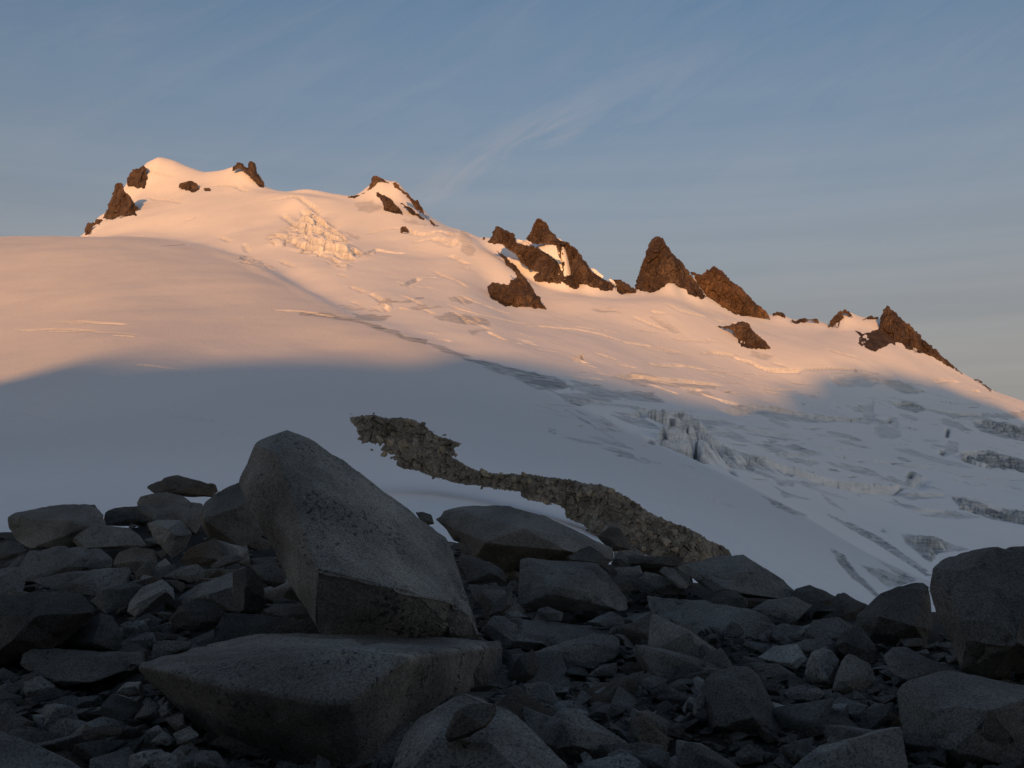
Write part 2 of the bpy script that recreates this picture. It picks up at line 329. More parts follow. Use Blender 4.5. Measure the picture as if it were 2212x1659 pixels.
# ------------------------------------------------------------------ glacier and snow slopes: one sheet from nearby snow to beyond the skyline
LINES = [
 # each: px u, px v, distance in metres
 [(-1400,1900,14),(1106,1900,14),(3600,1900,14)],
 [(-1400,1170,45),(0,1165,45),(600,1170,48),(950,1150,52),(1150,1185,58),(1350,1235,62),(1600,1290,66),(1880,1370,75),(2212,1450,85),(3600,1700,90)],
 [(-1400,945,280),(0,925,295),(250,905,295),(600,925,270),(800,935,250),(1000,950,235),(1250,1000,215),(1500,1080,195),(1700,1160,180),(1880,1245,168),(2212,1370,150),(3600,1560,150)],
 [(-1400,800,640),(-300,772,640),(0,742,640),(200,706,640),(300,703,640),(600,740,590),(800,775,540),(1000,830,460),(1250,930,370),(1500,1035,310),(1700,1120,270),(1880,1205,235),(2212,1340,215),(3600,1520,210)],
 [(-1400,525,1000),(-300,517,1000),(0,511,1000),(200,509,1000),(316,506,1000),(404,524,960),(521,553,900),(586,584,840),(650,625,800),(760,690,710),(900,727,645),(1000,770,570),(1200,850,470),(1400,955,395),(1560,1020,345),(1700,1093,320),(1900,1215,285),(2212,1330,260),(3600,1490,250)],
 [(-1400,545,1080),(0,525,1080),(200,515,1080),(316,505,1080),(404,520,1060),(521,548,1010),(586,578,960),(650,617,890),(760,680,780),(900,716,705),(1000,757,615),(1200,835,510),(1400,938,440),(1560,1000,415),(1700,1070,420),(1900,1170,390),(2212,1270,370),(3600,1430,350)],
 [(-1400,560,1200),(0,540,1200),(200,512,1150),(300,498,1180),(404,500,1180),(521,518,1160),(650,565,1100),(760,615,980),(900,655,890),(1000,690,790),(1200,770,670),(1400,850,610),(1560,910,595),(1700,960,600),(1900,1020,640),(2212,1090,620),(3600,1300,600)],
 [(-1400,590,1350),(0,570,1350),(180,520,1250),(210,492,1260),(300,468,1290),(420,452,1330),(560,455,1340),(700,480,1320),(850,520,1290),(1000,565,1250),(1100,650,1080),(1180,672,1040),(1300,690,1030),(1450,735,1010),(1600,790,1000),(1750,835,990),(1900,865,1010),(2050,905,980),(2212,960,940),(2600,1090,860),(3600,1250,800)],
 [(-1400,600,1600),(0,590,1550),(180,520,1400),(215,480,1400),(300,425,1480),(400,408,1520),(560,415,1520),(640,420,1500),(760,445,1500),(860,465,1500),(1000,510,1450),(1080,560,1380),(1170,628,1400),(1300,648,1430),(1450,650,1430),(1600,715,1380),(1700,740,1350),(1850,755,1330),(1950,785,1300),(2100,845,1250),(2212,890,1200),(2600,1050,1100),(3600,1230,1050)],
 [(-1400,610,1900),(0,600,1900),(185,512,1560),(215,470,1560),(268,440,1600),(300,395,1640),(312,356,1660),(340,341,1680),(375,347,1690),(410,362,1700),(440,373,1700),(500,369,1690),(535,372,1680),(575,405,1640),(620,413,1600),(655,409,1580),(700,418,1590),(760,426,1640),(800,420,1680),(860,405,1740),(900,440,1740),(930,472,1720),(965,491,1680),(1010,504,1630),(1050,524,1600),(1100,565,1600),(1170,610,1640),(1250,622,1680),(1370,630,1700),(1410,622,1690),(1445,611,1680),(1500,635,1680),(1560,655,1680),(1660,686,1680),(1690,684,1680),(1740,700,1670),(1790,703,1660),(1830,688,1650),(1870,686,1650),(1920,690,1640),(1960,716,1600),(2060,790,1530),(2150,843,1440),(2212,866,1380),(2400,950,1250),(2700,1060,1180),(3600,1220,1150)],
]
a_in = np.linspace(-.60, .60, 880)
a_lo = -.60 - np.linspace(0, 1, 50)[1:][::-1] ** 1.85 * 1.6
a_hi = .60 + np.linspace(0, 1, 50)[1:] ** 1.85 * 1.6
A = np.concatenate([a_lo, a_in, a_hi]); NA = len(A)
Yr = np.concatenate([np.geomspace(14, 60, 30)[:-1], np.geomspace(60, 330, 110)[:-1], np.geomspace(330, 2900, 680)[:-1], np.geomspace(2900, 11000, 24)])
LY = np.log(Yr); NR = len(Yr)
def smooth1(y, k):
    if k < 1: return y
    g = np.exp(-.5 * (np.arange(-3 * k, 3 * k + 1) / k) ** 2); g /= g.sum()
    return np.convolve(np.pad(y, 3 * k, 'edge'), g, 'valid')
Af = np.linspace(A[0], A[-1], 3301)
def sm(a, vals, k): return np.interp(A, Af, smooth1(np.interp(Af, a, vals), k))
knL, knS = [], []
for i, ln in enumerate(LINES):
    q = np.array(ln, float)
    if 4 <= i <= 6: q[:, 2] *= np.interp(q[:, 0], [316, 760], [1.7, 1.0])
    if i >= 7: q[:, 2] *= np.interp(q[:, 0], [316, 1050], [1.65, 1.0])
    if i >= 8: q[:, 2] *= np.interp(q[:, 0], [1000, 1250, 1750, 2150], [1.0, .80 if i == 8 else .75, .86, 1.0])
    if i == 9:          # shoulder just below the skyline
        a, s = ray(q[:, 0], q[:, 1]); y9 = sm(a, np.log(q[:, 2]), 14) - .075; s9 = sm(a, s, 2)
        t9 = np.clip((y9 - knL[8]) / (y9 + .075 - knL[8]), .3, .95); knL.append(np.maximum(y9, knL[8] + .03)); knS.append(smooth1(knS[8] + (s9 - knS[8]) * t9, 8))
    a, s = ray(q[:, 0], q[:, 1])
    ks = 18 if i < 6 else 8 if i < 8 else (3 if i == 8 else 2)
    knS.append(sm(a, s, ks)); knL.append(sm(a, np.log(q[:, 2]), 24 if i < 8 else 14))
# snow reaches up behind the foot of every rock of the skyline
lift_s = np.zeros(NA)
def raise_to(poly, low, frac):
    a, s = ray(poly[:, 0], poly[:, 1]); sky_s = knS[-1]; n = len(a)
    for c in np.nonzero((A > a.min()) & (A < a.max()))[0]:
        ss = []
        for k in range(n):
            a0, a1, s0, s1 = a[k], a[(k + 1) % n], s[k], s[(k + 1) % n]
            if (a0 > A[c]) != (a1 > A[c]): ss.append(s0 + (s1 - s0) * (A[c] - a0) / (a1 - a0))
        if not ss: continue
        b, t = min(ss), max(ss); want = min(b + low + frac * (t - b), max(t - .0025, b))
        if sky_s[c] < want < sky_s[c] + .06: lift_s[c] = max(lift_s[c], want - sky_s[c])
for nm, m, mt, t, lab in PEAKS:
    if nm in ('rock_nunatak', 'rock_buttress', 'rock_band') or 'knob in' in lab or 'beside the knob' in lab or 'block' in lab: continue
    raise_to(px(m, parse(t)), .004, 0)
for m, t, lab in PATCHES: raise_to(px(m, parse(t)), 0, .6)
soft = np.max([np.roll(lift_s, k) * math.exp(-(k / 7) ** 2) for k in range(-14, 15)], 0)
knS[-1] = knS[-1] + np.maximum(lift_s, smooth1(soft, 2))
zb = np.exp(knL[-1]) * knS[-1]
YSKY = knL[-1].copy()
for dY, fac in ((1.12, .82), (1.5, .2), (4.2, -.6)):        # the far side falls away
    Yb = np.exp(YSKY) * dY
    knL.append(np.log(Yb)); knS.append((zb * fac - (20 if dY > 1.2 else 0)) / Yb)
kL = np.array(knL); kS = np.array(knS)
for i in range(1, len(kL)): kL[i] = np.maximum(kL[i], kL[i - 1] + .02)
def pchip(kx, ky, x):
    """monotone cubic through knots, column by column"""
    h = np.diff(kx, axis=0); dl = np.diff(ky, axis=0) / h; d = np.zeros_like(ky)
    w1 = 2 * h[1:] + h[:-1]; w2 = h[1:] + 2 * h[:-1]
    ok = dl[1:] * dl[:-1] > 0
    with np.errstate(divide='ignore', invalid='ignore'):
        hm = (w1 + w2) / (w1 / dl[:-1] + w2 / dl[1:])
    d[1:-1] = np.where(ok, hm, 0); d[0] = dl[0]; d[-1] = dl[-1]
    out = np.zeros((len(x), kx.shape[1]))
    for c in range(kx.shape[1]):
        i = np.clip(np.searchsorted(kx[:, c], x) - 1, 0, len(kx) - 2)
        H = h[i, c]; t = np.clip((x - kx[i, c]) / H, 0, 1)
        out[:, c] = ky[i, c] * (1 + 2 * t) * (1 - t) ** 2 + d[i, c] * H * t * (1 - t) ** 2 + ky[i + 1, c] * t * t * (3 - 2 * t) - d[i + 1, c] * H * t * t * (1 - t)
    return out
S = pchip(kL, kS, LY)
Ss = np.array([sm(A, r_, 26) for r_ in S]); wS = sstep(.0, .10, kL[4][None, :] - LY[:, None]) * sstep(-.12, -.24, A)[None, :]
S = S * (1 - wS) + Ss * wS
YY = np.repeat(Yr[:, None], NA, 1); XX = YY * A[None, :]; ZZ = S * YY
# gentle swell of the snow
swell = np.clip((YY - 60) / 500, 0, 1)
ZZ += swell * (fbm2(XX / 190, YY / 260, 3, 3) * 5.0 + fbm2(XX / 60, YY / 95, 3, 8) * 1.5)
ZZ += np.clip((YY - 20) / 60, 0, 1) * fbm2(XX / 16, YY / 16, 3, 5) * .05

def depth_table():
    s = ZZ / YY; return np.maximum.accumulate(s, 0)
CM = depth_table()
def hit(u, v):
    """distance at which the sight line through this reading of the photograph meets the snow (inf: sky)"""
    a, s = ray(np.atleast_1d(u), np.atleast_1d(v)); ci = np.clip(np.searchsorted(A, a), 1, NA - 1)
    ci = np.where(np.abs(A[ci] - a) < np.abs(A[ci - 1] - a), ci, ci - 1); out = np.full(len(a), np.inf)
    for k in range(len(a)):
        col = CM[:, ci[k]]; r = np.searchsorted(col, s[k])
        if r >= NR or Yr[min(r, NR - 1)] > 3600: continue
        if r == 0: out[k] = Yr[0]; continue
        f = (s[k] - col[r - 1]) / max(col[r] - col[r - 1], 1e-9); out[k] = Yr[r - 1] + f * (Yr[r] - Yr[r - 1])
    return out

def on_snow(m, t):
    q = px(m, parse(t)); Y = hit(q[:, 0], q[:, 1]); ok = np.isfinite(Y); return P(q[ok, 0], q[ok, 1], Y[ok])

# broad rounded features: (map, centre, half width, half depth, height)
for m, c, wx, wy, hh in [('A', '1900,520', 34, 60, 9), ('A', '2050,640', 30, 60, -6), ('A', '1600,700', 30, 70, -5), ('B', '100,520', 26, 60, 6), ('B', '250,560', 22, 70, -6),
                         ('B', '1350,640', 20, 60, 6), ('B', '1000,760', 45, 80, -6), ('A', '740,180', 26, 60, 5), ('C', '1350,590', 14, 40, 6), ('B', '350,830', 26, 60, -5), ('A', '1750,860', 22, 40, 5)]:
    p = on_snow(m, c)
    if len(p): ZZ += hh * np.exp(-((XX - p[0, 0]) / wx) ** 2 - ((YY - p[0, 1]) / wy) ** 2)
CM = depth_table()

# crevasses and ice cliffs: wall that faces down the slope, hollow in front of it
CREV = [l.split(';') for l in '''A;700,470 760,490 850,495 960,525;6
A;970,672 1030,655 1090,632;5
A;1180,385 1280,370 1400,375 1520,425;7
A;690,268 740,275 890,308;3
A;1740,485 1870,465 1970,495 2050,550 2110,620;8
A;1040,845 1150,802 1300,808 1370,840;6
A;780,882 1000,862;4
A;1480,862 1520,930;5
A;1630,1030 1720,1082;5
A;1780,1000 1890,1050;4
A;1800,610 1880,680 1970,760;8
A;1960,580 2100,690 2212,740;6
A;1720,1408 1950,1418 2212,1462;4
A;0,1521 500,1526;2.2
A;-400,1580 60,1572 250,1578;1.8
A;370,1620 560,1632;2
B;640,735 720,760 870,775;9
B;490,800 560,765 640,735;5
B;560,612 700,572 830,560;5
B;890,572 950,600 1050,615 1110,592 1220,592 1310,630;8
B;1130,640 1220,662 1310,700;9
B;930,682 1050,660 1130,650;5
B;1260,790 1330,832 1410,865;6
B;1330,890 1440,905;4
B;850,1040 920,1005 980,972;6
B;990,970 1130,976;4
B;1120,925 1250,980 1400,1060 1540,1110;4
B;430,1045 570,1097;3.5
B;600,1105 700,1165;4
B;1310,1130 1380,1200;3
B;1320,1120 1460,1180 1620,1240 1740,1270;3.2
B;1200,1195 1340,1242 1480,1282 1700,1325 1870,1355;3.2
B;1330,1280 1380,1330 1400,1365;3
B;1450,1300 1500,1350;3
B;1960,1375 2212,1402;3.2
B;1570,1425 1720,1497;3
B;820,1225 910,1240;3
B;730,1215 740,1260;4
C;465,835 600,845 740,860 880,890 1030,935;3.2
C;700,836 850,858 990,880;2.4
C;1030,940 1220,966;4.5
C;1220,970 1410,1006;3.4
C;1180,982 1380,1012;2.4
C;1105,776 1230,830 1330,866;3.2
C;1305,686 1400,728 1580,772;4.5
C;1225,738 1310,748;5
C;1200,1086 1400,1091 1580,1122;4.5
C;1590,1129 1750,1135;2.4
C;1600,1005 1690,1016;3
C;1750,1036 1880,1072 2000,1130 2212,1132;4.5
C;1580,925 1660,942;2.5
C;1640,792 1800,812;5
C;690,1060 780,1072;5
C;980,1166 1100,1156 1280,1182 1450,1192 1660,1222;6
C;1540,1276 1680,1322 1800,1350;6
C;1400,1240 1540,1250;4
C;1200,1215 1400,1285;5
C;150,875 265,930;3
C;1970,1248 2180,1258;2
D;50,625 200,640 380,720 470,745 700,745;4
D;700,745 900,738 1050,742;3
D;870,600 930,630 1130,690;3
D;430,878 640,885;2.4
D;1590,830 1660,810 1760,825;5
D;1840,880 1900,890;5
D;900,800 960,850 1030,855;4
D;1180,810 1290,840;3.5
D;1360,880 1450,890 1550,890;3.5
D;1300,975 1450,975 1540,1020;4
D;1550,1015 1740,1045 1940,1055;4
G;835,342 1000,322 1150,346 1300,371 1480,386;8
G;890,512 1050,572 1200,622 1380,672 1640,692;8
G;430,372 500,342 620,372;5
G;620,372 740,412 800,462;5
G;1480,560 1640,590 1790,602;3
G;1090,548 1200,545 1290,532;3
G;1920,540 2050,535 2212,575;7
G;1980,402 2060,395 2212,425;7
G;1880,735 2000,765 2212,815;6
G;1610,312 1700,315 1790,345;5
G;1480,690 1600,720 1860,722;3
G;1700,790 1830,800 1960,830;3
G;1740,640 1700,690;6
G;760,735 860,760;3
G;900,420 960,435 1180,452;2.5
0;118,697 250,699 278,701;2
0;95,716 200,716 300,725;1.4
0;290,787 340,791 390,797;2
0;372,897 440,903 478,910;2
0;50,890 140,905;1
0;483,932 530,938;1'''.split('\n')]
cr = random.Random(5)
for k in range(95):
    u = cr.uniform(1120, 2210); f_ = (u - 1106) / 1106; v = cr.uniform(660 + 215 * f_, 880 + 330 * f_ * cr.random()); n_ = cr.uniform(18, 85); sl_ = cr.uniform(.02, .30)
    CREV.append(['0', f'{u:.0f},{v:.0f} {u + n_ * .5:.0f},{v + n_ * sl_ * .4:.0f} {u + n_:.0f},{v + n_ * sl_:.0f}', f'{cr.uniform(1.0, 2.8):.1f}'])
for k in range(16):
    u = cr.uniform(720, 1130); v = cr.uniform(585, 700) + (u - 720) * .16; n_ = cr.uniform(15, 50); sl_ = cr.uniform(.1, .5)
    CREV.append(['0', f'{u:.0f},{v:.0f} {u + n_ * .5:.0f},{v + n_ * sl_ * .4:.0f} {u + n_:.0f},{v + n_ * sl_:.0f}', f'{cr.uniform(1.2, 3.2):.1f}'])
DARKC = [l.split(';') for l in '''G;520,470 535,500;5
G;585,490 630,440;5
G;680,455 690,490;5
G;885,610 905,640;5
G;720,520 742,575;6
G;575,410 610,420;5
G;1870,425 1862,470;6
G;1600,400 1612,385;5
G;1835,545 1850,525;6
G;1690,650 1705,625;6
G;1930,570 2000,580;5
D;1060,740 1062,760;5
D;1085,985 1095,1000;4
B;1260,820 1300,832;6
B;500,1105 540,1095;4
C;755,1030 775,1065;5'''.split('\n')]
for k in range(130):
    u = cr.uniform(1180, 2225); f_ = (u - 1106) / 1106; v = cr.uniform(790 + 90 * f_, 950 + 190 * f_); n_ = cr.uniform(8, 34); sl_ = cr.uniform(-.1, .5)
    DARKC.append(['0', f'{u:.0f},{v:.0f} {u + n_ * .5:.0f},{v + n_ * sl_ * .6:.0f} {u + n_:.0f},{v + n_ * sl_:.0f}', f'{cr.uniform(1.6, 3.4):.1f}'])
iceShadeA = np.zeros_like(ZZ); dirtShadeA = np.zeros_like(ZZ)
wob = fbm2(XX / 9, YY / 9, 3, 41)
for m, t, h in CREV + DARKC:
    dark = [m, t, h] in DARKC; h = float(h) * (.62 if not dark else .5); p = on_snow(m, t)
    if len(p) < 2: continue
    Yc = p[:, 1].mean(); wid = h * (2.6 if not dark else 1.0); wall = max(h * .28, Yc * .0018)
    r0, r1 = np.searchsorted(Yr, [p[:, 1].min() - 4 * h - 8, p[:, 1].max() + 4 * h + 8]); c0, c1 = np.searchsorted(A, [(p[:, 0] / p[:, 1]).min() - .02, (p[:, 0] / p[:, 1]).max() + .02])
    if r1 <= r0 or c1 <= c0: continue
    sl = (slice(r0, r1), slice(c0, c1)); X = XX[sl] + wob[sl] * h * .35; Y = YY[sl] + wob[sl] * h * .5
    d = segdist(X, Y, p[:, :2])
    # side: far (+) or near (-) from the camera, by comparing along the line
    o = np.argsort(p[:, 0] / p[:, 1]); Yl = np.interp(X / np.maximum(Y, 1), (p[:, 0] / p[:, 1])[o], p[o, 1]); sg = np.where(Y > Yl, 1, -1) * d
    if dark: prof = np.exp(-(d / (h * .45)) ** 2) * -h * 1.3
    else:
        prof = np.where(sg < 0, -h * sstep(-wid, 0, sg), -h * (1 - sstep(0, wall, sg)))
    L = np.hypot(*(p[-1, :2] - p[0, :2])) + 1e-6; al = ((X - p[0, 0]) * (p[-1, 0] - p[0, 0]) + (Y - p[0, 1]) * (p[-1, 1] - p[0, 1])) / L ** 2
    prof = prof * sstep(-.04, .12, al) * (1 - sstep(.88, 1.04, al)) * (.75 + .5 * noise2(X / (h * 2.2), Y / (h * 2.2), 77))
    ZZ[sl] += prof
    if dark: dirtShadeA[sl] = np.maximum(dirtShadeA[sl], .9 * np.exp(-(d / (h * .5)) ** 4) * sstep(-.02, .1, al) * (1 - sstep(.9, 1.02, al)))  # crevasse holes coloured dark, standing in for the shade inside
    elif Yc > 380: iceShadeA[sl] = np.maximum(iceShadeA[sl], np.where((sg > -h * .5) & (sg < wall * 1.3), .30, 0) * sstep(-.02, .1, al) * (1 - sstep(.9, 1.02, al)))

# bare dirty ice and broken ice, traced on the slope
ICE = [l.split(';') for l in '''B;1120,1300 1250,1270 1400,1280 1560,1330 1600,1370 1450,1372 1300,1350 1180,1330;.55
B;1240,1140 1330,1130 1450,1170 1400,1200 1260,1180;.5
B;620,1160 700,1150 830,1170 1020,1150 830,1195 700,1190;.6
B;850,1220 1000,1200 1200,1220 1000,1245;.45
B;1380,1410 1480,1400 1560,1420 1420,1450;.5
B;0,1255 150,1265 430,1305 560,1352 800,1412 900,1462 1060,1495 1050,1532 880,1485 700,1425 560,1385 400,1335 200,1312 0,1285;.85
B;440,1270 640,1290 760,1290 700,1335 500,1325;.6
B;330,1205 520,1220 640,1255 460,1250;.45
B;1040,1510 1200,1560 1420,1640 1420,1665 1180,1590;.7
B;1330,570 1400,600 1450,730 1440,790 1390,800 1340,760 1320,660;.38
B;150,460 280,550 500,640 470,660 330,590 210,520;.38
B;450,350 600,320 690,400 560,450 480,420;.4
B;820,480 960,500 1050,545 920,530;.4
C;950,1175 1100,1150 1300,1180 1660,1220 1650,1258 1400,1245 1200,1225 1080,1212;.5
C;0,1045 100,1062 300,1110 480,1150 640,1205 620,1245 480,1255 350,1205 150,1132;.8
C;540,1262 720,1300 860,1327 640,1327;.7
C;1215,780 1290,790 1430,885 1380,880 1290,840;.35
C;680,1230 720,1225 690,1280;.6
C;800,1260 880,1240 930,1290 890,1327 830,1300;.55
C;950,1265 1250,1275 1240,1310 1000,1300;.55
C;1900,1000 2060,1030 2000,1060 1880,1030;.4
C;830,725 950,715 1040,750 900,745;.35
G;0,182 100,190 170,240 130,255 60,245 0,225;.7
G;130,285 240,295 300,310 200,330 140,305;.7
G;340,250 460,265 560,285 590,310 420,300;.55
G;880,332 1050,322 1250,362 1460,382 1440,402 1250,404 1130,390 1000,365;.5
G;1980,400 2060,390 2240,420 2240,490 2100,465 2020,440;.75
G;1920,540 2050,530 2240,575 2240,625 2050,602 1950,572;.8
G;1600,308 1700,308 1795,342 1720,362 1640,332;.75
G;1465,320 1540,310 1530,400 1490,400 1475,350;.35
G;1560,390 1640,380 1655,470 1560,475 1535,430;.38
G;1830,545 1870,480 1920,490 1905,540 1850,560;.4
G;1770,340 1950,362 2240,352 2240,385 1900,382;.55
G;1350,190 1500,168 1640,195 1520,240 1400,240;.3
G;1530,203 1650,210 1780,262 1680,272 1560,222;.55
G;1880,730 2000,758 2240,812 2240,865 2050,832 1920,792;.75
G;1590,718 1800,720 1870,742 1700,752;.45
G;1655,692 1700,620 1745,642 1700,690;.6
G;1720,820 1900,800 2010,832 1900,842;.45
G;1120,498 1215,500 1190,517;.55
G;1090,543 1200,540 1290,530 1200,557;.55
G;1045,470 1115,475 1060,498;.45
G;1240,270 1270,275 1290,290 1250,285;.4
G;890,430 950,415 960,435;.45
G;1020,730 1100,755 1230,822 1180,815 1100,782;.85
G;1310,808 1450,858 1640,975 1805,1092 1770,1092 1560,962 1400,862;.8
G;1340,968 1400,998 1480,1090 1562,1182 1545,1192 1430,1100;.9
G;1475,1040 1560,1060 1740,1112 1640,1142 1600,1142;.8
G;1540,1010 1640,1058 1750,1112 1660,1102;.8
G;1660,908 1800,920 1990,972 1830,992 1790,1042 1680,952;.75
G;1580,880 1610,905 1560,895;.6
G;118,330 250,400 440,522 250,412 130,342;.55
G;1080,655 1190,670 1180,700 1100,685;.6
G;1060,680 1140,720 1260,755 1130,740;.6
G;1300,720 1420,810 1330,770;.35'''.split('\n')]
for k in range(60):
    u = cr.uniform(1230, 2230); f_ = (u - 1106) / 1106; v = cr.uniform(800 + 120 * f_, 960 + 180 * f_); n_ = cr.uniform(18, 75); h_ = cr.uniform(2.5, 7); sl_ = cr.uniform(.05, .34)
    ICE.append(['0', f'{u - n_:.0f},{v - n_ * sl_:.0f} {u - n_ * .3:.0f},{v - n_ * .3 * sl_ - h_:.0f} {u + n_ * .5:.0f},{v + n_ * .5 * sl_ - h_:.0f} {u + n_:.0f},{v + n_ * sl_:.0f} {u + n_ * .4:.0f},{v + n_ * .4 * sl_ + h_:.0f} {u - n_ * .4:.0f},{v - n_ * .4 * sl_ + h_ * .8:.0f}', f'{cr.uniform(.3, .62):.2f}'])
FALL = [l.split(';') for l in '''A;1620,790 1780,730 1880,680 2000,580 2130,650 2300,790 2500,960 2350,1010 2200,985 2050,960 1950,960 1850,900 1700,880;7;15
B;0,420 100,400 240,560 360,650 470,840 400,920 300,900 150,810 0,760;7;15
B;480,780 640,735 640,780 520,830;4;8
G;430,370 500,340 620,370 740,410 800,460 880,510 960,540 1060,560 1250,640 1400,665 1660,690 1640,702 1400,692 1250,662 1050,622 940,612 850,592 740,592 620,522 520,500 600,430;8;8
G;1660,905 1810,920 1900,950 1830,990 1790,1040 1680,950;3.5;5
G;1900,530 2050,530 2240,575 2240,640 2050,612 1930,580;7;7
G;1880,730 2000,758 2240,812 2240,865 2050,832 1920,792;6;6
G;1980,400 2060,390 2240,420 2240,490 2100,465 2020,440;6;7
G;160,100 235,90 235,130 170,130;4;6
B;620,1150 760,1150 760,1270 640,1220;3;6
B;1300,1270 1560,1330 1600,1372 1350,1360;2.5;6
A;1370,940 1560,960 1740,1060 1700,1090 1450,1040;3;7'''.split('\n')]
# where every vertex shows on the photograph, for the traced patches
sx, sz = XX / YY, ZZ / YY
den = math.cos(PITCH) + sz * math.sin(PITCH)
UU = CU + F * sx / den; VV = CV - F * (sz * math.cos(PITCH) - math.sin(PITCH)) / den
VIS = (ZZ / YY >= CM - .004)
wu = fbm2(XX / 22, YY / 40, 4, 51) * 11; wv = fbm2(XX / 22, YY / 40, 4, 52) * 6
def patch(m, t):
    q = px(m, parse(t)); msk = (UU > q[:, 0].min() - 30) & (UU < q[:, 0].max() + 30) & (VV > q[:, 1].min() - 20) & (VV < q[:, 1].max() + 20) & VIS & (YY > 60)
    idx = np.nonzero(msk)
    if not len(idx[0]): return idx, None
    x = UU[idx] + wu[idx] * .6; y = VV[idx] + wv[idx] * .5
    d = segdist(x, y, q, True); ins = inpoly(x, y, q); return idx, np.where(ins, d, -d)
for m, t, k in ICE:
    idx, d = patch(m, t)
    if d is None: continue
    nn = fbm2(XX[idx] / 14, YY[idx] / 22, 4, 61, .65); e = sstep(-.12, .16, nn * .55 + np.clip(d / 9, -.8, .35)) * float(k) * (.75 + .6 * noise2(XX[idx] / 4, YY[idx] / 7, 62))
    iceShadeA[idx] = np.maximum(iceShadeA[idx], np.clip(e, 0, 1))
    sc_ = np.clip(YY[idx] / 900, .25, 1.2)
    ZZ[idx] += sstep(-1, 5, d) * sc_ * (-.8 + 1.7 * (ridged2(XX[idx] / (40 * sc_), YY[idx] / (7 * sc_), 4, 63) - .5))
    if float(k) > .65: dirtShadeA[idx] = np.maximum(dirtShadeA[idx], sstep(0, 6, d) * .28 * sstep(.45, .75, noise2(XX[idx] / 9, YY[idx] / 13, 66)))
for m, t, amp, cell in FALL:
    idx, d = patch(m, t)
    if d is None: continue
    cell = float(cell); x = XX[idx]; y = YY[idx]; q = .5
    al = (x * .55 - y * .83) / cell; ac = (y * .55 + x * .83) / cell + .9 * fbm2(x / (cell * 4), y / (cell * 4), 3, 70)
    row = np.floor(ac); fr = ac - row; brk = al * .2 + 7 * _h(row.astype(np.int64), 0 * row.astype(np.int64), 0 * row.astype(np.int64), 72); bi = np.floor(brk); bf = brk - bi
    hgt = _h(row.astype(np.int64), bi.astype(np.int64), 0 * row.astype(np.int64), 73)
    gap = np.exp(-((np.minimum(fr, 1 - fr)) / .07) ** 2) + .8 * np.exp(-((np.minimum(bf, 1 - bf)) / .05) ** 2)
    fine = ridged2(x / (cell * .45), y / (cell * .7), 3, 76) - .5
    f1 = f2 = 0; ZZ[idx] += .8 * float(amp) * ((hgt - .5) * 1.9 - .9 * gap + .35 * (1 - fr) + .5 * fine) * sstep(-3, 16, d)
    iceShadeA[idx] = np.maximum(iceShadeA[idx], sstep(0, 6, d) * (.10 + .8 * np.clip(gap, 0, 1)))  # gaps between blocks get darker ice colour, painted as inner shade
CM = depth_table()

nearGreyA = sstep(-.03, .05, kL[4][None, :] - LY[:, None] + .02 * fbm2(XX / 40, YY / 60, 3, 88)) * sstep(60, 260, YY) * (.75 + .25 * noise2(XX / 70, YY / 120, 89))
vid = np.arange(NR * NA).reshape(NR, NA)
quads = np.stack([vid[:-1, :-1], vid[:-1, 1:], vid[1:, 1:], vid[1:, :-1]], -1).reshape(-1, 4)
glacier = link('glacier', mesh_np('glacier', np.stack([XX, YY, ZZ], -1).reshape(-1, 3), quads, M_SNOW, True, {'ice': iceShadeA, 'dirt_shade': dirtShadeA, 'near_grey': nearGreyA}), kind='structure')

# ------------------------------------------------------------------ the ridge in the west that throws the evening shadow, and the valleys
BOUND = [(-700, 905), (-300, 880), (0, 828), (70, 808), (140, 785), (190, 772), (245, 768), (300, 772), (380, 784), (470, 780), (620, 774), (760, 776), (900, 781), (1010, 775),
         (1060, 762), (1150, 782), (1250, 803), (1350, 828), (1480, 862), (1560, 873), (1640, 862), (1720, 838), (1790, 808), (1850, 797), (1930, 803), (2010, 822), (2080, 848), (2130, 866), (2240, 900), (2500, 1000), (2800, 1080)]
bq = np.array(BOUND, float); bY = hit(bq[:, 0], bq[:, 1]); bp = P(bq[:, 0], bq[:, 1], np.where(np.isfinite(bY), bY, 900))
DR = 2600.0; NQ = np.array([SH[1], -SH[0]]) * -1
qv = bp[:, :2] @ NQ;  hv = bp[:, 2] + (DR - bp[:, :2] @ SH) * math.tan(SUN_EL)
o = np.argsort(qv); qv = qv[o]; hv = hv[o]
qs = np.concatenate([np.linspace(-3600, qv[0] - 60, 40), np.linspace(qv[0] - 50, qv[-1] + 50, 420), np.linspace(qv[-1] + 60, 3600, 40)])
qb_ = np.linspace(qv[0], qv[-1], 260); hb_ = np.array([np.average(hv, weights=np.exp(-((qv - c) / 6) ** 2) + 1e-9) for c in qb_]); crest = np.interp(qs, qb_, hb_); crest += fbm2(qs / 260, qs * 0, 3, 91) * 24 * np.clip((np.abs(qs - qv.mean()) - (qv[-1] - qv[0]) / 2 - 40) / 300, 0, 1)
ms = np.linspace(-1700, 1700, 69)
Q, MM = np.meshgrid(qs, ms); CR = np.repeat(crest[None], len(ms), 0)
RZ = CR - np.abs(MM) * .42 - (ridged2(Q / 330, MM / 420, 4, 95) - .3) * 60 * np.clip(np.abs(MM) / 250, 0, 1)
RX = NQ[0] * Q + SH[0] * (DR + MM); RY = NQ[1] * Q + SH[1] * (DR + MM)
vi = np.arange(RZ.size).reshape(RZ.shape); qd = np.stack([vi[:-1, :-1], vi[:-1, 1:], vi[1:, 1:], vi[1:, :-1]], -1).reshape(-1, 4)
link('western_hills', mesh_np('western_hills', np.stack([RX, RY, RZ], -1).reshape(-1, 3), qd, M_CLIFF), kind='structure')
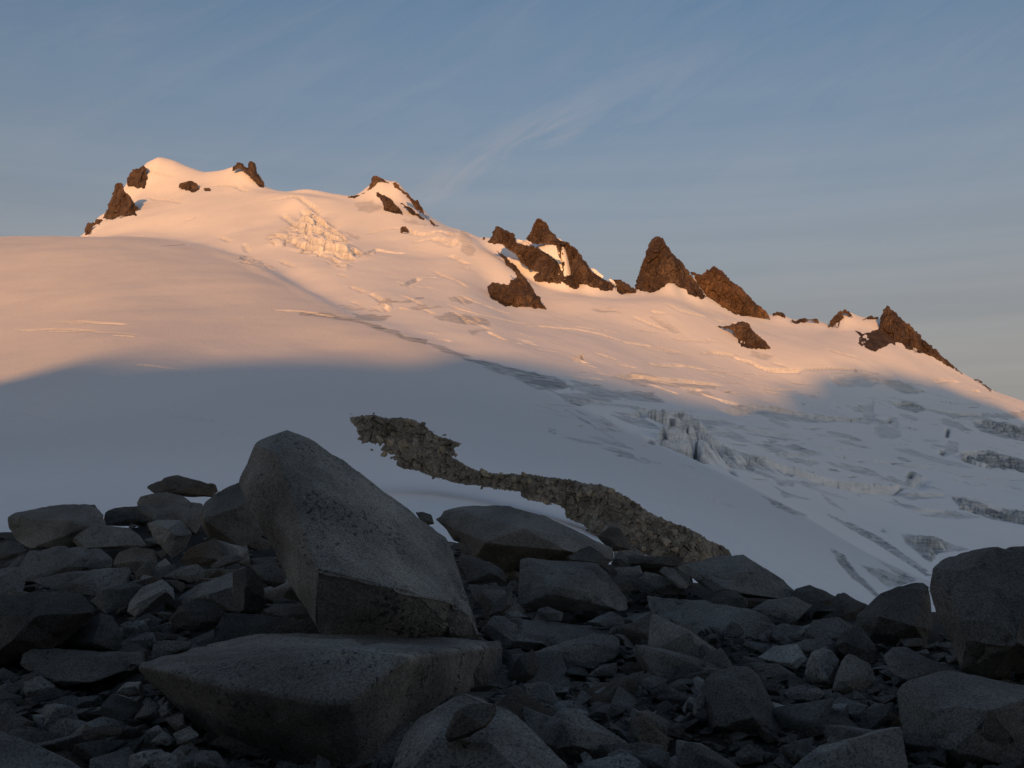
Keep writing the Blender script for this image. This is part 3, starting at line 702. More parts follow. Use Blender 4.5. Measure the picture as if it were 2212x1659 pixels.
mv, tv, nv_, lv, bv = newmat('dark_forest'); tn = tex(nv_, lv, 'ShaderNodeTexNoise', nv_.new('ShaderNodeNewGeometry').outputs['Position'], .01, Detail=8)
lv.new(ramp(nv_, lv, tn.outputs[0], [(.35, (.03, .045, .035)), (.7, (.07, .085, .06))]).outputs[0], bv.inputs['Base Color']); bv.inputs['Roughness'].default_value = .9
vr = np.concatenate([[0], np.geomspace(200, 45000, 30)]); vt = np.linspace(0, 2 * math.pi, 97)
VR, VT = np.meshgrid(vr, vt); VZ = -620 + fbm2(VR * np.cos(VT) / 1500, VR * np.sin(VT) / 1500, 3, 97) * 90
vi = np.arange(VR.size).reshape(VR.shape); qd = np.stack([vi[:-1, 1:-1], vi[1:, 1:-1], vi[1:, 2:], vi[:-1, 2:]], -1).reshape(-1, 4)
link('valley_floor', mesh_np('valley_floor', np.stack([VR * np.cos(VT), VR * np.sin(VT), VZ], -1).reshape(-1, 3), qd, mv), kind='structure')

# ------------------------------------------------------------------ rock that breaks through the snow: traced outline, own depth and relief
def jag(poly, amp, step, seed):
    r = np.random.default_rng(seed); out = []
    n = len(poly)
    for i in range(n):
        p, q = poly[i], poly[(i + 1) % n]; k = max(1, int(np.hypot(*(q - p)) / step)); d = (q - p) / (np.hypot(*(q - p)) + 1e-9); nn = np.array([-d[1], d[0]])
        for j in range(k):
            out.append(p + (q - p) * j / k + (nn * r.normal(0, amp) if j else 0))
    return np.array(out)
def outcrop_solid(name, poly, mat, seed, Y0=None, lean=.75, step=1.5, thick=1.0, relief=1.0, amp=1.25, snow=False, block=False, lift=0.0, bulge=1.0):
    """solid rock: front follows the slope it grows from and leans back as it rises, back side closed"""
    poly = jag(np.array(poly, float), amp, 4.0, seed)
    u0, v0 = poly.min(0) - step; u1, v1 = poly.max(0) + step
    us = np.arange(u0, u1 + step, step); vs = np.arange(v0, v1 + step, step)
    Ug, Vg = np.meshgrid(us, vs); ins = inpoly(Ug, Vg, poly); dist = segdist(Ug, Vg, poly, True)
    iu, iv = np.nonzero(ins); u = Ug[ins]; v = Vg[ins]; d = dist[ins]
    T = hit(u, v)
    vb = poly[:, 1].max(); low = v > vb - .25 * (vb - poly[:, 1].min())
    if Y0 is None:
        tl = T[low & np.isfinite(T)]; Y0 = np.percentile(tl, 30) if len(tl) else np.nanmin(np.where(np.isfinite(T), T, np.nan)) if np.isfinite(T).any() else 1650
    mpp = Y0 / F
    # per column foot, so a face climbing sideways keeps its foot in the snow
    cols = np.round((u - u0) / step).astype(int); foot = np.full(cols.max() + 1, np.nan)
    for c in np.unique(cols):
        k = cols == c; j = np.argmax(v[k]); foot[c] = T[k][j] if np.isfinite(T[k][j]) else np.nan
    ok = np.isfinite(foot)
    foot = np.interp(np.arange(len(foot)), np.nonzero(ok)[0], foot[ok]) if ok.any() else np.full(len(foot), Y0)
    foot = smooth1(np.clip(foot, Y0 * .97, Y0 * 1.05), 22); vfoot = np.array([v[cols == c].max() if (cols == c).any() else vb for c in range(len(foot))]); vfoot = smooth1(vfoot, 5)
    R = foot[cols] + lean * np.maximum(vfoot[cols] - v, 0) * mpp
    R = np.minimum(R, np.where(np.isfinite(T), T, 1e9) - lift)
    x = u * mpp; y = v * mpp; W = np.sqrt(max(len(u), 1)) * step * mpp
    g = sstep(0, 9, d / 1.0)
    edge = np.minimum(d * mpp, W * .4)
    if snow:
        rel = fbm2(x / (W * .3), y / (W * .3), 3, seed) * W * .03
        R = R - lift - bulge * np.sqrt(edge * W) * .12 - rel * g
    elif block:
        f1, f2, c1 = worley2(x / (mpp * 24) + fbm2(x, y, 2, seed) * .2, y / (mpp * 34) + .25 * x / (mpp * 24), seed); h1, h2, c2 = worley2(x / (mpp * 9), y / (mpp * 10), seed + 3)
        R = R - (np.sqrt(edge * mpp * 30) * .28 + g * mpp * 11 * ((c1 - .5) * 1.2 + (c2 - .5) * 1.0 + 1.2 * fbm2(x / (mpp * 50), y / (mpp * 50), 3, seed) - .10 * np.exp(-((f2 - f1) / .05) ** 2))) * relief
    else:
        sc = mpp * 46; tx = (x + .35 * y) / sc; ty = (y - .35 * x) / (sc * 2.1)
        rg = ridged2(tx, ty, 5, seed) - .55; f1, f2, c1 = worley2(tx * 1.9, ty * 2.6, seed + 5); h1, h2, c2 = worley2(x / sc * 4.2, y / sc * 3.2, seed + 9)
        r2 = ridged2(x / sc * 2.7 + 9, y / sc * 1.7, 4, seed + 21) - .5
        R = R - bulge * np.sqrt(edge * W) * .16 - g * mpp * relief * (44 * rg + 12 * (c1 - .5) + 7 * (c2 - .5) + 17 * r2)
    B = np.maximum(R + thick * (2.0 * mpp + np.minimum(edge * 1.6 + W * .02, W * .6)), R + mpp * 3)
    front = P(u, v, R); back = P(u, v, B)
    nvt = len(u); idx = np.full(ins.shape, -1); idx[ins] = np.arange(nvt)
    q = np.stack([idx[:-1, :-1], idx[1:, :-1], idx[1:, 1:], idx[:-1, 1:]], -1).reshape(-1, 4); q = q[(q >= 0).all(1)]
    # walls round the rim
    e = np.concatenate([q[:, [0, 1]], q[:, [1, 2]], q[:, [2, 3]], q[:, [3, 0]]]); key = set(map(tuple, e.tolist()))
    rim = np.array([(a, b) for a, b in key if (b, a) not in key])
    if len(rim) == 0: return None
    allq = np.concatenate([q, q[:, ::-1] + nvt, np.stack([rim[:, 1], rim[:, 0], rim[:, 0] + nvt, rim[:, 1] + nvt], -1)])
    used = np.unique(allq); rem = np.full(2 * nvt, -1); rem[used] = np.arange(len(used))
    at = {'ice': np.zeros(len(used)), 'dirt_shade': np.zeros(len(used))} if snow else None
    me = mesh_np(name, np.concatenate([front, back])[used], rem[allq], mat, snow, at)
    return me, (u, v, R, d, mpp)

for i, (nm, m, mt, t, lab) in enumerate(PEAKS):
    poly = px(m, parse(t)); r = outcrop_solid(nm, poly, M_CLIFF2 if mt == 'o' else M_CLIFF, 300 + i, step=1.4)
    if r: link(nm, r[0], label=lab, cat=nm.replace('_', ' '), group='rock peaks along the snowy skyline')
for i, (m, t, lab) in enumerate(PATCHES):
    r = outcrop_solid('snow_patch', px(m, parse(t)), M_SNOW, 400 + i, step=1.2, snow=True, Y0=None, lift=14.0, amp=.4, bulge=1)
    if r: link('snow_patch', r[0], label=lab, cat='snow patch', group='snow patches on the peaks')

# ------------------------------------------------------------------ near ground under the boulder field
GV = np.array([1000, 1085, 1100, 1120, 1150, 1200, 1250, 1300, 1400, 1500, 1600, 1659, 1750, 1900, 2300.]); GOLD = np.array([60, 32, 29, 25.5, 22, 18, 14.5, 12, 9, 7.2, 5.9, 5.2, 4.4, 3.4, 2.0]); GY = np.array([60, 32, 29, 25.5, 22, 18, 14.6, 12.4, 9.7, 8.3, 7.25, 6.75, 6.1, 5.2, 3.6])
def ground_Y(v): return np.interp(v, GV, GY)
_s = ray(np.full(len(GV), CU), GV)[1]; GZ = _s * GY
def ground_z(X, Y):
    Y = np.asarray(Y, float); Yc = np.maximum(Y, 3.6)
    z = np.interp(Yc, GY[::-1], GZ[::-1])
    a = X / Yc; cr = np.interp(a, [-.6, -.1, .05, .2, .33, .5], [25, 24, 20, 15.5, 13.5, 12.5])
    z = z - np.clip(Y - cr, 0, None) * .42
    z = np.where(Y < 3.6, GZ[-1] + np.clip(3.6 - Y, 0, 5) * .22 + np.clip(-1.4 - Y, 0, None) * .95, z)        # unseen rise behind the viewer, steepened to shade the boulder fronts
    z = z + .6 * np.exp(-((X + 6.6) / 2.3) ** 2 - ((Y - 20.6) / 1.8) ** 2)
    return z - .26 + fbm2(X / 1.6, Y / 1.6, 4, 15) * .14
gx = np.linspace(-34, 34, 170); gy = np.linspace(-30, 44, 185); GXX, GYY = np.meshgrid(gx, gy)
GZZ = ground_z(GXX, GYY); vi = np.arange(GZZ.size).reshape(GZZ.shape)
qd = np.stack([vi[:-1, :-1], vi[:-1, 1:], vi[1:, 1:], vi[1:, :-1]], -1).reshape(-1, 4)
link('ground', mesh_np('ground', np.stack([GXX, GYY, GZZ], -1).reshape(-1, 3), qd, M_EARTH), kind='structure')

# ------------------------------------------------------------------ boulders
def finish(bm, name, mat, size, seed, res, bevel=.016, rough=1.0, chips=0):
    rc = np.random.default_rng(seed + 77)
    for _ in range(chips):                                   # broken corners
        vs = list(bm.verts); v = vs[int(rc.integers(len(vs)))].co.copy(); c = sum((x.co for x in vs), Vector()) / len(vs)
        n_ = (v - c).normalized() + Vector(rc.normal(0, .45, 3)); n_.normalize()
        top = max(x.co.dot(n_) for x in vs)
        r_ = bmesh.ops.bisect_plane(bm, geom=list(bm.verts) + list(bm.edges) + list(bm.faces), plane_co=n_ * (top - size * rc.uniform(.02, .06)), plane_no=n_, clear_outer=True)
        eg = [e for e in r_['geom_cut'] if isinstance(e, bmesh.types.BMEdge)]
        if eg: bmesh.ops.contextual_create(bm, geom=eg)
    bmesh.ops.dissolve_limit(bm, angle_limit=math.radians(5), verts=bm.verts, edges=bm.edges)
    try: bmesh.ops.bevel(bm, geom=list(bm.edges), offset=size * bevel, segments=2, profile=.6, affect='EDGES', clamp_overlap=True)
    except Exception: pass
    bmesh.ops.triangulate(bm, faces=bm.faces)
    L = size / res
    for _ in range(6):
        es = [e for e in bm.edges if e.calc_length() > L]
        if not es: break
        bmesh.ops.subdivide_edges(bm, edges=es, cuts=1)
        bmesh.ops.triangulate(bm, faces=[f for f in bm.faces if len(f.verts) > 3])
    bm.normal_update()
    co = np.array([v.co[:] for v in bm.verts]); no = np.array([v.normal[:] for v in bm.verts]); s = seed * 3.7
    d = fbm3(co / size * 1.7 + s, 3, seed) * .032 + fbm3(co / size * 6 + s, 3, seed + 5) * .011 * rough + fbm3(co / size * 22 + s, 2, seed + 9) * .0035 * rough
    ck = fbm3(co / size * 1.3 + s + 40, 4, seed + 13, .55)
    d = d - .022 * np.exp(-(ck / .022) ** 2) * (rough > 1)                      # a crack or two
    st = fbm3(co / size * np.array([1.2, 1.2, 5.5]) + s + 80, 3, seed + 17); d = d + .012 * np.floor(st * 7) / 7 * (rough > 1)   # ledges
    co = co + no * (d * size)[:, None]
    for v, c in zip(bm.verts, co): v.co = c
    bmesh.ops.recalc_face_normals(bm, faces=bm.faces)
    me = bpy.data.meshes.new(name); bm.to_mesh(me); bm.free()
    for p in me.polygons: p.use_smooth = True
    me.set_sharp_from_angle(angle=math.radians(38)); me.materials.append(mat); return me
def hull(pts):
    bm = bmesh.new()
    for p in pts: bm.verts.new(p)
    r = bmesh.ops.convex_hull(bm, input=bm.verts)
    junk = [g for g in set(r['geom_interior']) | set(r['geom_unused']) if isinstance(g, bmesh.types.BMVert) and g.is_valid]
    bmesh.ops.delete(bm, geom=junk, context='VERTS')
    loose = [v for v in bm.verts if not v.link_faces]; bmesh.ops.delete(bm, geom=loose, context='VERTS'); return bm
BPOLY = []
def boulder(line, seed):
    nm, mat, m, D, k, lab, out, ridge = line.split(';')
    raw = parse(out); q = px(m, raw); vb = q[:, 1].max()
    D0 = float(ground_Y(min(vb, 1760))) if not D else float(D[1:]) if D[0] == '=' else float(np.interp(float(D), GOLD[::-1], GY[::-1])); k = float(k) if k else .55; mpp = D0 / F
    BPOLY.append((q, D0))
    r = np.random.default_rng(seed); c = q.mean(0); wpx = np.ptp(q[:, 0]); hpx = np.ptp(q[:, 1]); sz = max(wpx, hpx) * mpp
    rule = lambda v: D0 + k * (vb - v) * mpp
    pts = []
    for (x, y), rw in zip(q, raw): pts.append(P(x, y, D0 + rw[2] if len(rw) > 2 else rule(y)))
    if ridge:
        rr = parse(ridge)
        for (x, y), rw in zip(px(m, rr), rr): pts.append(P(x, y, rule(y) + rw[2]))
    else:
        for _ in range(3):
            x = c[0] + r.uniform(-.28, .28) * wpx; y = c[1] + r.uniform(-.22, .26) * hpx
            pts.append(P(x, y, rule(y) - r.uniform(.14, .34) * min(wpx, hpx) * mpp))
    dep = .75 * (wpx + hpx) / 2 * mpp
    for (x, y), p in zip(q, list(pts)):
        xb = c[0] + (x - c[0]) * .86; yb = c[1] + (y - c[1]) * .86
        pts.append(P(xb, yb, max(p[1], rule(y)) + dep * r.uniform(.55, 1.0)))
    o0 = np.array([P(c[0], vb, D0 + .3 * dep)]).reshape(3)
    pts = [np.array(p).reshape(3) - o0 for p in pts]
    bm = hull(pts)
    me = finish(bm, nm, MATS[mat], sz, seed, 29 if sz > 1.9 else 19 if sz > 1.1 else 13 if sz > .5 else 8, .012 if sz > 1 else .018, 1.35, 3 if sz > 2.2 else 7)
    o = link(nm, me, label=lab, cat=nm.replace('_', ' '), group='boulders of the near boulder field'); o.location = o0; return o
BOULDERS = '''boulder;p;2;=9.4;;huge tilted pale granite boulder with a dark underside, resting on the broad slab;575,200,1.25 440,245,1.2 345,285,1.0 248,430,1.15 255,545,1.05 330,650,.9 440,900,.65 520,1010,.5 620,1110,.2 700,1195,-.1 775,1130,-.45 1000,1178,-.4 1240,1240,-.25 1440,1290,-.1 1700,1340,.2 1800,1420,.35 1888,1590,.5 1750,1600,.35 1000,1632,.1 830,1645,.0 740,1500,-.1 760,300,1.3 950,400,1.35 1120,520,1.4 1300,640,1.45 1430,745,1.5 1550,840,1.45 1640,900,1.4 1690,1000,1.3 1760,1180,1.0 1830,1400,.75;510,350,-.45 560,580,-.5 650,660,-.5 750,860,-.6 760,1000,-.6
flat_boulder;p;0;=7.05;;broad flat topped slab under the huge tilted boulder;305,1441,1.1 410,1400,1.8 551,1367,2.4 693,1392,2.45 957,1387,2.75 1080,1385,2.95 1087,1397,2.75 366,1452,.75 498,1486,.3 693,1514,.02 752,1515,0 1086,1455,2.9 1066,1500,2.75 985,1512,2.3 870,1590,1.45 775,1700,.45 560,1668,.85 470,1592,1.0 366,1503,1.25;
boulder;g;0;=9.1;;blocky shoulder split from the right end of the broad slab;1007,1440,-.1 1045,1402,.2 1080,1385,.6 1087,1400,.5 1086,1460,.4 1068,1507,.2 985,1500,0 960,1412,.4 1040,1384,.7;
boulder;p;6;=6.1;.75;pale rounded boulder in front of the slab carrying a brown stone;880,1500 905,1239 930,1130 1000,1040 1100,890 1200,820 1380,700 1465,675 1580,740 1680,770 1800,800 1880,880 1960,990 2080,1080 2212,1200 2350,1500;1465,690,.0 1250,1000,-.3 1650,1050,-.3 1000,1350,-.25 1900,1300,-.3
stone;b;6;=5.95;.5;brown angular stone lying on the pale rounded boulder;1400,790 1450,775 1600,768 1690,768 1692,840 1620,940 1500,1010 1340,1047 1318,1000 1390,900;1440,835,-.06 1600,930,-.08
boulder;g;6;6.1;;grey stone wedged between the slab and the pale rounded boulder;670,1400 680,1150 750,1020 850,970 1080,900 1010,1040 940,1150 900,1400;
boulder;g;1;;.9;wide rounded boulder on the crest at the left end of the boulder field;60,780 110,750 330,705 630,690 690,760 705,840 600,900 470,975 330,960 200,985 100,930 62,850;200,800,-.3 450,800,-.5 560,850,-.5
boulder;b;1;22.5;;domed capstone on top of the small rock pile on the crest;940,600 990,560 1090,515 1180,500 1320,535 1430,570 1448,605 1410,638 1300,630 1150,620 1000,628;
flat_boulder;g;1;21.5;;cracked slab right under the domed capstone;895,705 930,640 1010,620 1110,608 1220,645 1285,690 1210,712 1090,700 980,705;
stone;g;1;20;;pale upright stone leaning below the capstone pile;893,705 990,700 1035,720 1040,792 980,792 930,762;
boulder;g;1;15.2;;boulder with a dark overhanging ledge leaning against the huge tilted boulder;1335,740 1370,680 1450,610 1580,545 1650,640 1690,700 1740,830 1765,890 1640,962 1600,977 1490,932 1390,922 1348,840;1370,690,.1 1650,650,.1 1355,790,-.45 1640,690,-.4 1500,900,.0
boulder;g;1;18;;low grey boulder right of the wide rounded crest boulder;475,935 530,880 620,830 860,840 920,890 985,965 880,985 700,985 520,990;
boulder;p;1;16;.3;tilted pale block with a flat face below the capstone pile;980,820 1050,795 1230,800 1282,880 1240,985 1140,1055 1080,980 1010,900;
boulder;g;1;15.4;.8;broad smooth boulder below the wide crest boulder;140,1112 200,1010 400,970 670,990 750,1060 745,1105 600,1125 400,1165 250,1205 160,1195;
boulder;b;1;15;;brownish boulder between the broad smooth boulder and the tilted pale block;730,1095 790,1010 900,970 1020,990 1052,1080 1030,1125 900,1135;
flat_boulder;g;1;13;.9;long pale slab lying below the broad smooth boulder;165,1205 400,1160 640,1120 850,1105 885,1150 840,1235 700,1305 500,1285 300,1265;
boulder;b;1;14.2;;rusty faced wedge below the overhanging ledge boulder;1180,1067 1250,990 1430,920 1470,1000 1482,1085 1380,1115 1250,1105;
stone;g;1;14.4;;thin grey stone tucked beside the rusty wedge;1440,930 1560,960 1645,990 1600,1065 1480,1095;
stone;d;1;13.6;;dark flat stone below the rusty wedge;1385,1105 1480,1040 1580,1030 1625,1052 1540,1095 1430,1122;
stone;g;1;13.1;;pale flat stone left of the dark flat stone;1070,1175 1200,1110 1300,1090 1372,1130 1340,1205 1200,1195;
boulder;p;1;11.6;.9;pale roof shaped block below the pale flat stone;850,1345 940,1240 1080,1185 1150,1250 1162,1325 1050,1375 900,1445 840,1405;1100,1260,-.3 950,1330,-.2
boulder;g;1;11.7;.9;long sloping block beside the dark upright shard;1165,1325 1300,1230 1540,1140 1562,1180 1572,1405 1480,1395 1200,1375;1540,1250,-.25 1350,1300,-.3
stone;d;1;10.9;.15;dark upright shard standing left of the huge tilted boulder;1540,1150 1575,1170 1640,1100 1690,1130 1740,1220 1772,1330 1740,1405 1680,1425 1580,1418 1555,1300;1630,1250,-.2 1620,1390,-.15
boulder;g;1;12.3;;grey block behind the dark upright shard;1640,1092 1800,1085 1890,1130 1905,1220 1820,1255 1740,1215 1700,1145;
boulder;b;5;8.7;.8;large brown mossy boulder at the left beside the rubble;-200,300 0,215 200,190 420,180 600,200 742,332 600,445 480,555 360,640 200,645 150,605 0,725 -200,760;300,380,-.5 550,350,-.3 150,500,-.4
boulder;d;5;9.2;;dark pyramid shaped boulder right of the large brown mossy one;475,555 740,338 830,370 905,500 870,625 700,645 520,605;740,420,-.2 700,560,-.25
flat_boulder;g;5;8.0;1.6;hollowed flat slab below the large brown mossy boulder;130,765 165,640 230,605 480,600 850,640 1112,630 1102,695 1000,735 700,845 480,895 300,805;
stone;p;5;7.2;;small pale three sided stone under the hollowed flat slab;175,850 300,800 405,880 300,945 210,965 172,920;
boulder;g;5;9.0;;grey stone behind the left tip of the broad slab;1098,705 1130,570 1200,545 1425,560 1400,612 1250,665;
flat_boulder;d;5;9.6;1.2;dark slab between the broad slab and the dark upright shard;1560,560 1580,450 1650,345 1900,350 2140,380 2300,420 2300,560 1900,520;
flat_boulder;g;1;10.3;1.4;small flat slab at the foot of the dark upright shard;1740,1402 1820,1352 2060,1358 2085,1425 1900,1445;
boulder;b;1;10.4;;brownish boulder in front of the long sloping block;1120,1445 1180,1370 1300,1320 1420,1340 1505,1412 1440,1505 1300,1545 1150,1505;
stone;g;5;9.1;;fist shaped stone beside the dark pyramid boulder;945,545 1050,500 1135,520 1112,602 980,595;
stone;b;5;9.4;;flat tan stone behind the fist shaped stone;1130,480 1320,500 1312,542 1150,547;
stone;g;5;9.7;;round grey cobble above the flat tan stone;1015,432 1080,418 1105,470 1040,492;
stone;g;5;9.9;;knobbly pale stone next to the dark pyramid boulder;895,425 960,395 1005,450 960,500 905,490;
flat_boulder;p;5;4.7;1.2;smooth pale slab filling the bottom left corner;-250,1150 0,1198 120,1260 400,1400 600,1484 760,1620 -250,1700;
stone;b;5;5.8;;long ochre stone in the dark rubble beside the broad slab;595,1232 700,1180 820,1163 922,1185 905,1232 700,1282 618,1277;
stone;b;5;7.0;;rounded tan stone under the left tip of the broad slab;850,935 900,895 1000,880 1045,940 950,965;
stone;g;5;6.6;;pointed grey stone in the rubble under the broad slab;985,1122 1095,978 1180,1000 1175,1112 1080,1122;
stone;g;5;6.5;;tall thin stone leaning on the pointed grey stone;1165,1062 1240,978 1268,1092 1190,1112;
stone;b;5;6.2;;square brownish block in the rubble under the broad slab;1208,1122 1350,1080 1382,1205 1300,1225;
stone;p;5;6.0;;pale chip between the square block and the ochre stone;1068,1222 1170,1158 1212,1222 1120,1252;
stone;p;5;5.8;;pale tooth shaped stone below the pale chip;1105,1292 1200,1208 1292,1272 1240,1322;
stone;g;5;5.8;;grey stone below the square brownish block;1278,1232 1400,1170 1475,1242 1380,1302 1308,1312;
stone;g;5;5.5;;small oval stone below the grey rubble stones;1338,1342 1380,1308 1424,1352 1370,1398;
boulder;p;5;5.1;;pale low boulder at the bottom edge left of the slab's front face;945,1520 950,1400 1050,1360 1180,1343 1300,1400 1345,1484 1350,1520;
stone;g;5;5.2;;grey stone at the foot of the slab's front face;1428,1500 1440,1400 1480,1350 1600,1360 1705,1500;
boulder;g;3;16.2;.8;big double humped boulder right behind the huge tilted boulder;10,352 60,280 130,255 270,240 330,268 420,266 510,255 610,280 760,320 850,370 1000,440 1100,490 1192,540 1205,622 1100,675 560,650 480,692 250,645 100,470;250,330,-.6 600,420,-.9 900,560,-.6 350,500,-.8
boulder;b;3;18;;rusty gable shaped rock on the skyline of the boulder field;1085,465 1180,390 1230,400 1290,480 1315,555 1200,565 1140,522;
stone;g;3;14.8;;upright grey stone in front of the rusty gable rock;1178,642 1230,548 1290,590 1294,652 1210,662;
boulder;d;3;14.5;.3;dark broken wedge leaning on the double humped boulder;862,617 960,550 1040,523 1120,570 1172,640 1150,682 1080,645;
boulder;g;3;11.8;.8;large blocky boulder with a vertical crack right of the huge boulder;530,905 530,810 555,740 580,625 640,610 1000,635 1100,650 1130,690 1220,790 1290,870 1304,952 1100,967 850,932 640,937;620,680,-.1 1000,700,-.2 800,820,-.4 1150,880,-.25
stone;d;3;11.2;.4;dark leaning splinter left of the large cracked boulder;358,995 400,900 520,813 532,922 470,955 400,1005;
flat_boulder;g;3;10.0;1.6;long flat slab below the large cracked boulder;338,1085 400,1000 500,1010 650,1020 760,1040 1000,1050 1240,1080 1400,1110 1580,1160 1645,1262 1640,1312 1350,1292 1100,1150 950,1172 640,1232 500,1202 400,1162;
boulder;g;3;9.1;.8;grey boulder undercut below the long flat slab;640,1242 900,1180 1060,1110 1200,1118 1272,1170 1262,1242 1060,1332 960,1362 800,1302;
stone;p;3;9.0;1.2;pale flat stone lying on the end of the long flat slab;1308,1212 1370,1180 1440,1178 1532,1272 1520,1302 1400,1304 1350,1252;
stone;g;3;8.7;;wedge of grey rock beneath the undercut boulder;1008,1392 1110,1320 1222,1300 1224,1392;
boulder;b;3;8.9;;low brownish rock below the pale flat stone;1220,1332 1300,1290 1640,1310 1692,1372 1500,1422 1250,1402;
stone;g;3;10.7;1.2;thin lens shaped stone in front of the large cracked boulder;983,1050 1080,1000 1180,960 1250,990 1278,1052 1100,1064;
flat_boulder;g;3;10.9;1.7;wide flat slab with an eroded hollow right of the narrow gully;1413,857 1500,850 1800,868 1870,920 2000,950 2212,1020 2440,1200 2400,1260 2100,1180 1850,1150 1600,1110 1470,1065 1440,950;
boulder;g;0;13.3;.9;big angular boulder with a flat top on the right part of the crest;1458,1225 1490,1210 1554,1198 1606,1197 1631,1223 1693,1251 1718,1279 1720,1298 1610,1293 1522,1290 1494,1262;1600,1235,-.4 1560,1275,-.5 1480,1235,-.1
boulder;d;3;11.9;;dark squat rock on the wide flat slab;1828,882 1900,820 1990,813 2082,880 2094,942 2050,964 1920,948;
stone;g;3;13.8;1.2;flat brick shaped stone behind the narrow gully;1198,672 1380,658 1398,712 1350,742 1240,722;
stone;b;3;13.1;1.2;flat brown stone below the brick shaped stone;1298,740 1380,745 1472,802 1450,842 1330,802;
boulder;g;3;13.3;;smooth grey rock left of the angular flat topped boulder;1388,692 1500,718 1620,790 1702,852 1500,854 1430,802;
stone;p;3;13.0;;pale leaning stone touching the angular flat topped boulder;1498,692 1530,663 1600,680 1692,780 1690,812 1640,822 1590,752;
boulder;d;3;15.2;.3;low dark wall of rock below the rocky outcrop;1308,602 1500,590 1685,600 1640,662 1500,682 1298,672;
boulder;d;3;13.2;;dark hump under the double humped boulder;155,585 250,588 380,630 480,700 502,762 240,775 200,685;
flat_boulder;g;3;12.1;1.5;speckled flat slab right of the huge boulder's foot;235,785 380,788 535,802 400,892 350,925 280,905;
stone;p;3;10.9;1;small pale sliver in front of the dark leaning splinter;488,962 560,958 642,1000 500,1014;
stone;g;3;10.8;;squarish stone under the crack of the large boulder;688,942 760,928 862,970 852,1024 690,1014;
boulder;g;4;8.4;.45;massive boulder filling the right edge, its left side overhanging;1420,560 1440,430 1490,350 1600,320 1800,295 2006,280 2200,300 2200,1000 1950,1060 1800,1105 1620,1045 1560,930 1500,800 1450,700;1490,450,.0 1560,620,-.25 1650,820,-.4 1960,880,-.6 1700,400,-.1 1900,600,-.5
boulder;g;4;10.7;.4;leaning boulder propped against the massive right edge boulder;965,722 1090,640 1120,580 1200,545 1330,505 1400,498 1420,560 1432,700 1440,800 1400,892 1250,914 1100,884 1000,894 978,850;1110,720,-.3 1330,780,-.35 1200,650,-.1
boulder;g;4;6.3;.6;large rounded boulder in the bottom right corner;1238,1192 1300,1130 1450,1085 1550,1070 1650,1090 1750,1120 2006,1150 2200,1180 2200,1750 1600,1750 1280,1505 1238,1300;1400,1250,-.3 1800,1300,-.5 1600,1550,-.4
flat_boulder;g;4;8.2;1.3;tilted slab between the leaning boulder and the bottom right boulder;1143,972 1190,920 1280,908 1360,940 1600,1050 1705,1095 1500,1098 1320,1124 1200,1084;
boulder;d;4;12.2;;dark gabled rock on the crest left of the leaning boulder;738,765 850,580 890,573 1045,660 960,725 870,795;
boulder;d;4;12.9;;dark rounded rock on the crest beside the dark gabled one;560,600 590,550 680,523 760,555 855,600 765,705 650,725 540,765;
boulder;p;4;10.4;;pale egg shaped boulder below the dark gabled rock;588,855 620,790 680,763 782,810 804,862 700,894;
boulder;g;4;12.0;;grey rock below the dark rounded crest rock;298,684 420,620 580,598 705,650 640,705 540,804 500,742 420,734;
boulder;p;4;9.0;1.2;pale wedge with a flat bright top below the wide hollow slab;358,974 460,910 600,898 664,980 600,1054 500,1024;
boulder;p;4;8.6;.5;tall pale block standing beside the pale wedge;648,1084 690,940 760,913 822,930 864,990 834,1155 812,1168 700,1134;720,1000,-.15 780,1120,-.2
boulder;g;4;8.3;.5;grey block with a slanting top right of the tall pale block;818,1174 870,1000 920,948 1054,1020 1084,1114 1000,1194 900,1204;
stone;g;4;7.8;;flat oval stone below the tall pale block;508,1204 560,1158 740,1163 774,1204 720,1244 560,1254;
flat_boulder;g;4;7.5;1.3;dull flat stone below the slanting top block;778,1264 870,1218 1044,1275 950,1354 820,1334;
boulder;d;4;6.8;.45;large brown black boulder rising from the bottom centre right rubble;8,1164 60,1080 180,1040 300,1028 360,1080 424,1220 484,1380 564,1484 540,1604 380,1574 50,1444;200,1150,-.25 330,1350,-.4 120,1380,-.35
stone;g;4;7.3;;narrow stone beside the brown black boulder;478,1304 520,1253 644,1290 664,1334 560,1334;
stone;p;4;7.3;;pale pebble next to the narrow stone;638,1290 740,1253 774,1302 700,1334;
boulder;g;4;5.6;.8;smooth boulder at the bottom edge left of the bottom right boulder;560,1760 575,1659 740,1530 830,1500 1050,1450 1200,1400 1262,1398 1290,1760;
stone;g;4;5.9;;small block at the foot of the brown black boulder;218,1564 300,1508 384,1560 394,1624 240,1644;
boulder;g;4;5.2;.8;smooth pale boulder at the bottom edge below the brown black boulder;-150,1480 0,1498 100,1560 262,1662 262,1760 -150,1760;
boulder;d;4;8.6;;dark rock below the pale wedge;318,1014 480,1008 594,1080 560,1174 430,1194 370,1104;
boulder;g;4;9.6;;grey rock under the leaning boulder;878,824 970,758 985,800 1005,900 1104,920 1050,1024 900,964 828,904;
boulder;d;4;6.9;;dark block left of the bottom right boulder;998,1304 1200,1248 1244,1350 1180,1434 1000,1484;
boulder;p;7;5.9;.6;pale peaked boulder with a folded face in the bottom centre;48,1024 60,930 180,820 240,778 300,800 400,900 480,948 600,1000 724,1060 700,1114 540,1134 320,1300 100,1104;215,900,-.25 150,1080,-.2 420,1000,-.1 320,1100,-.2
flat_boulder;g;7;5.7;1.1;grey angular slab at the bottom centre;728,1104 750,1058 900,1088 1014,1130 980,1260 760,1204;
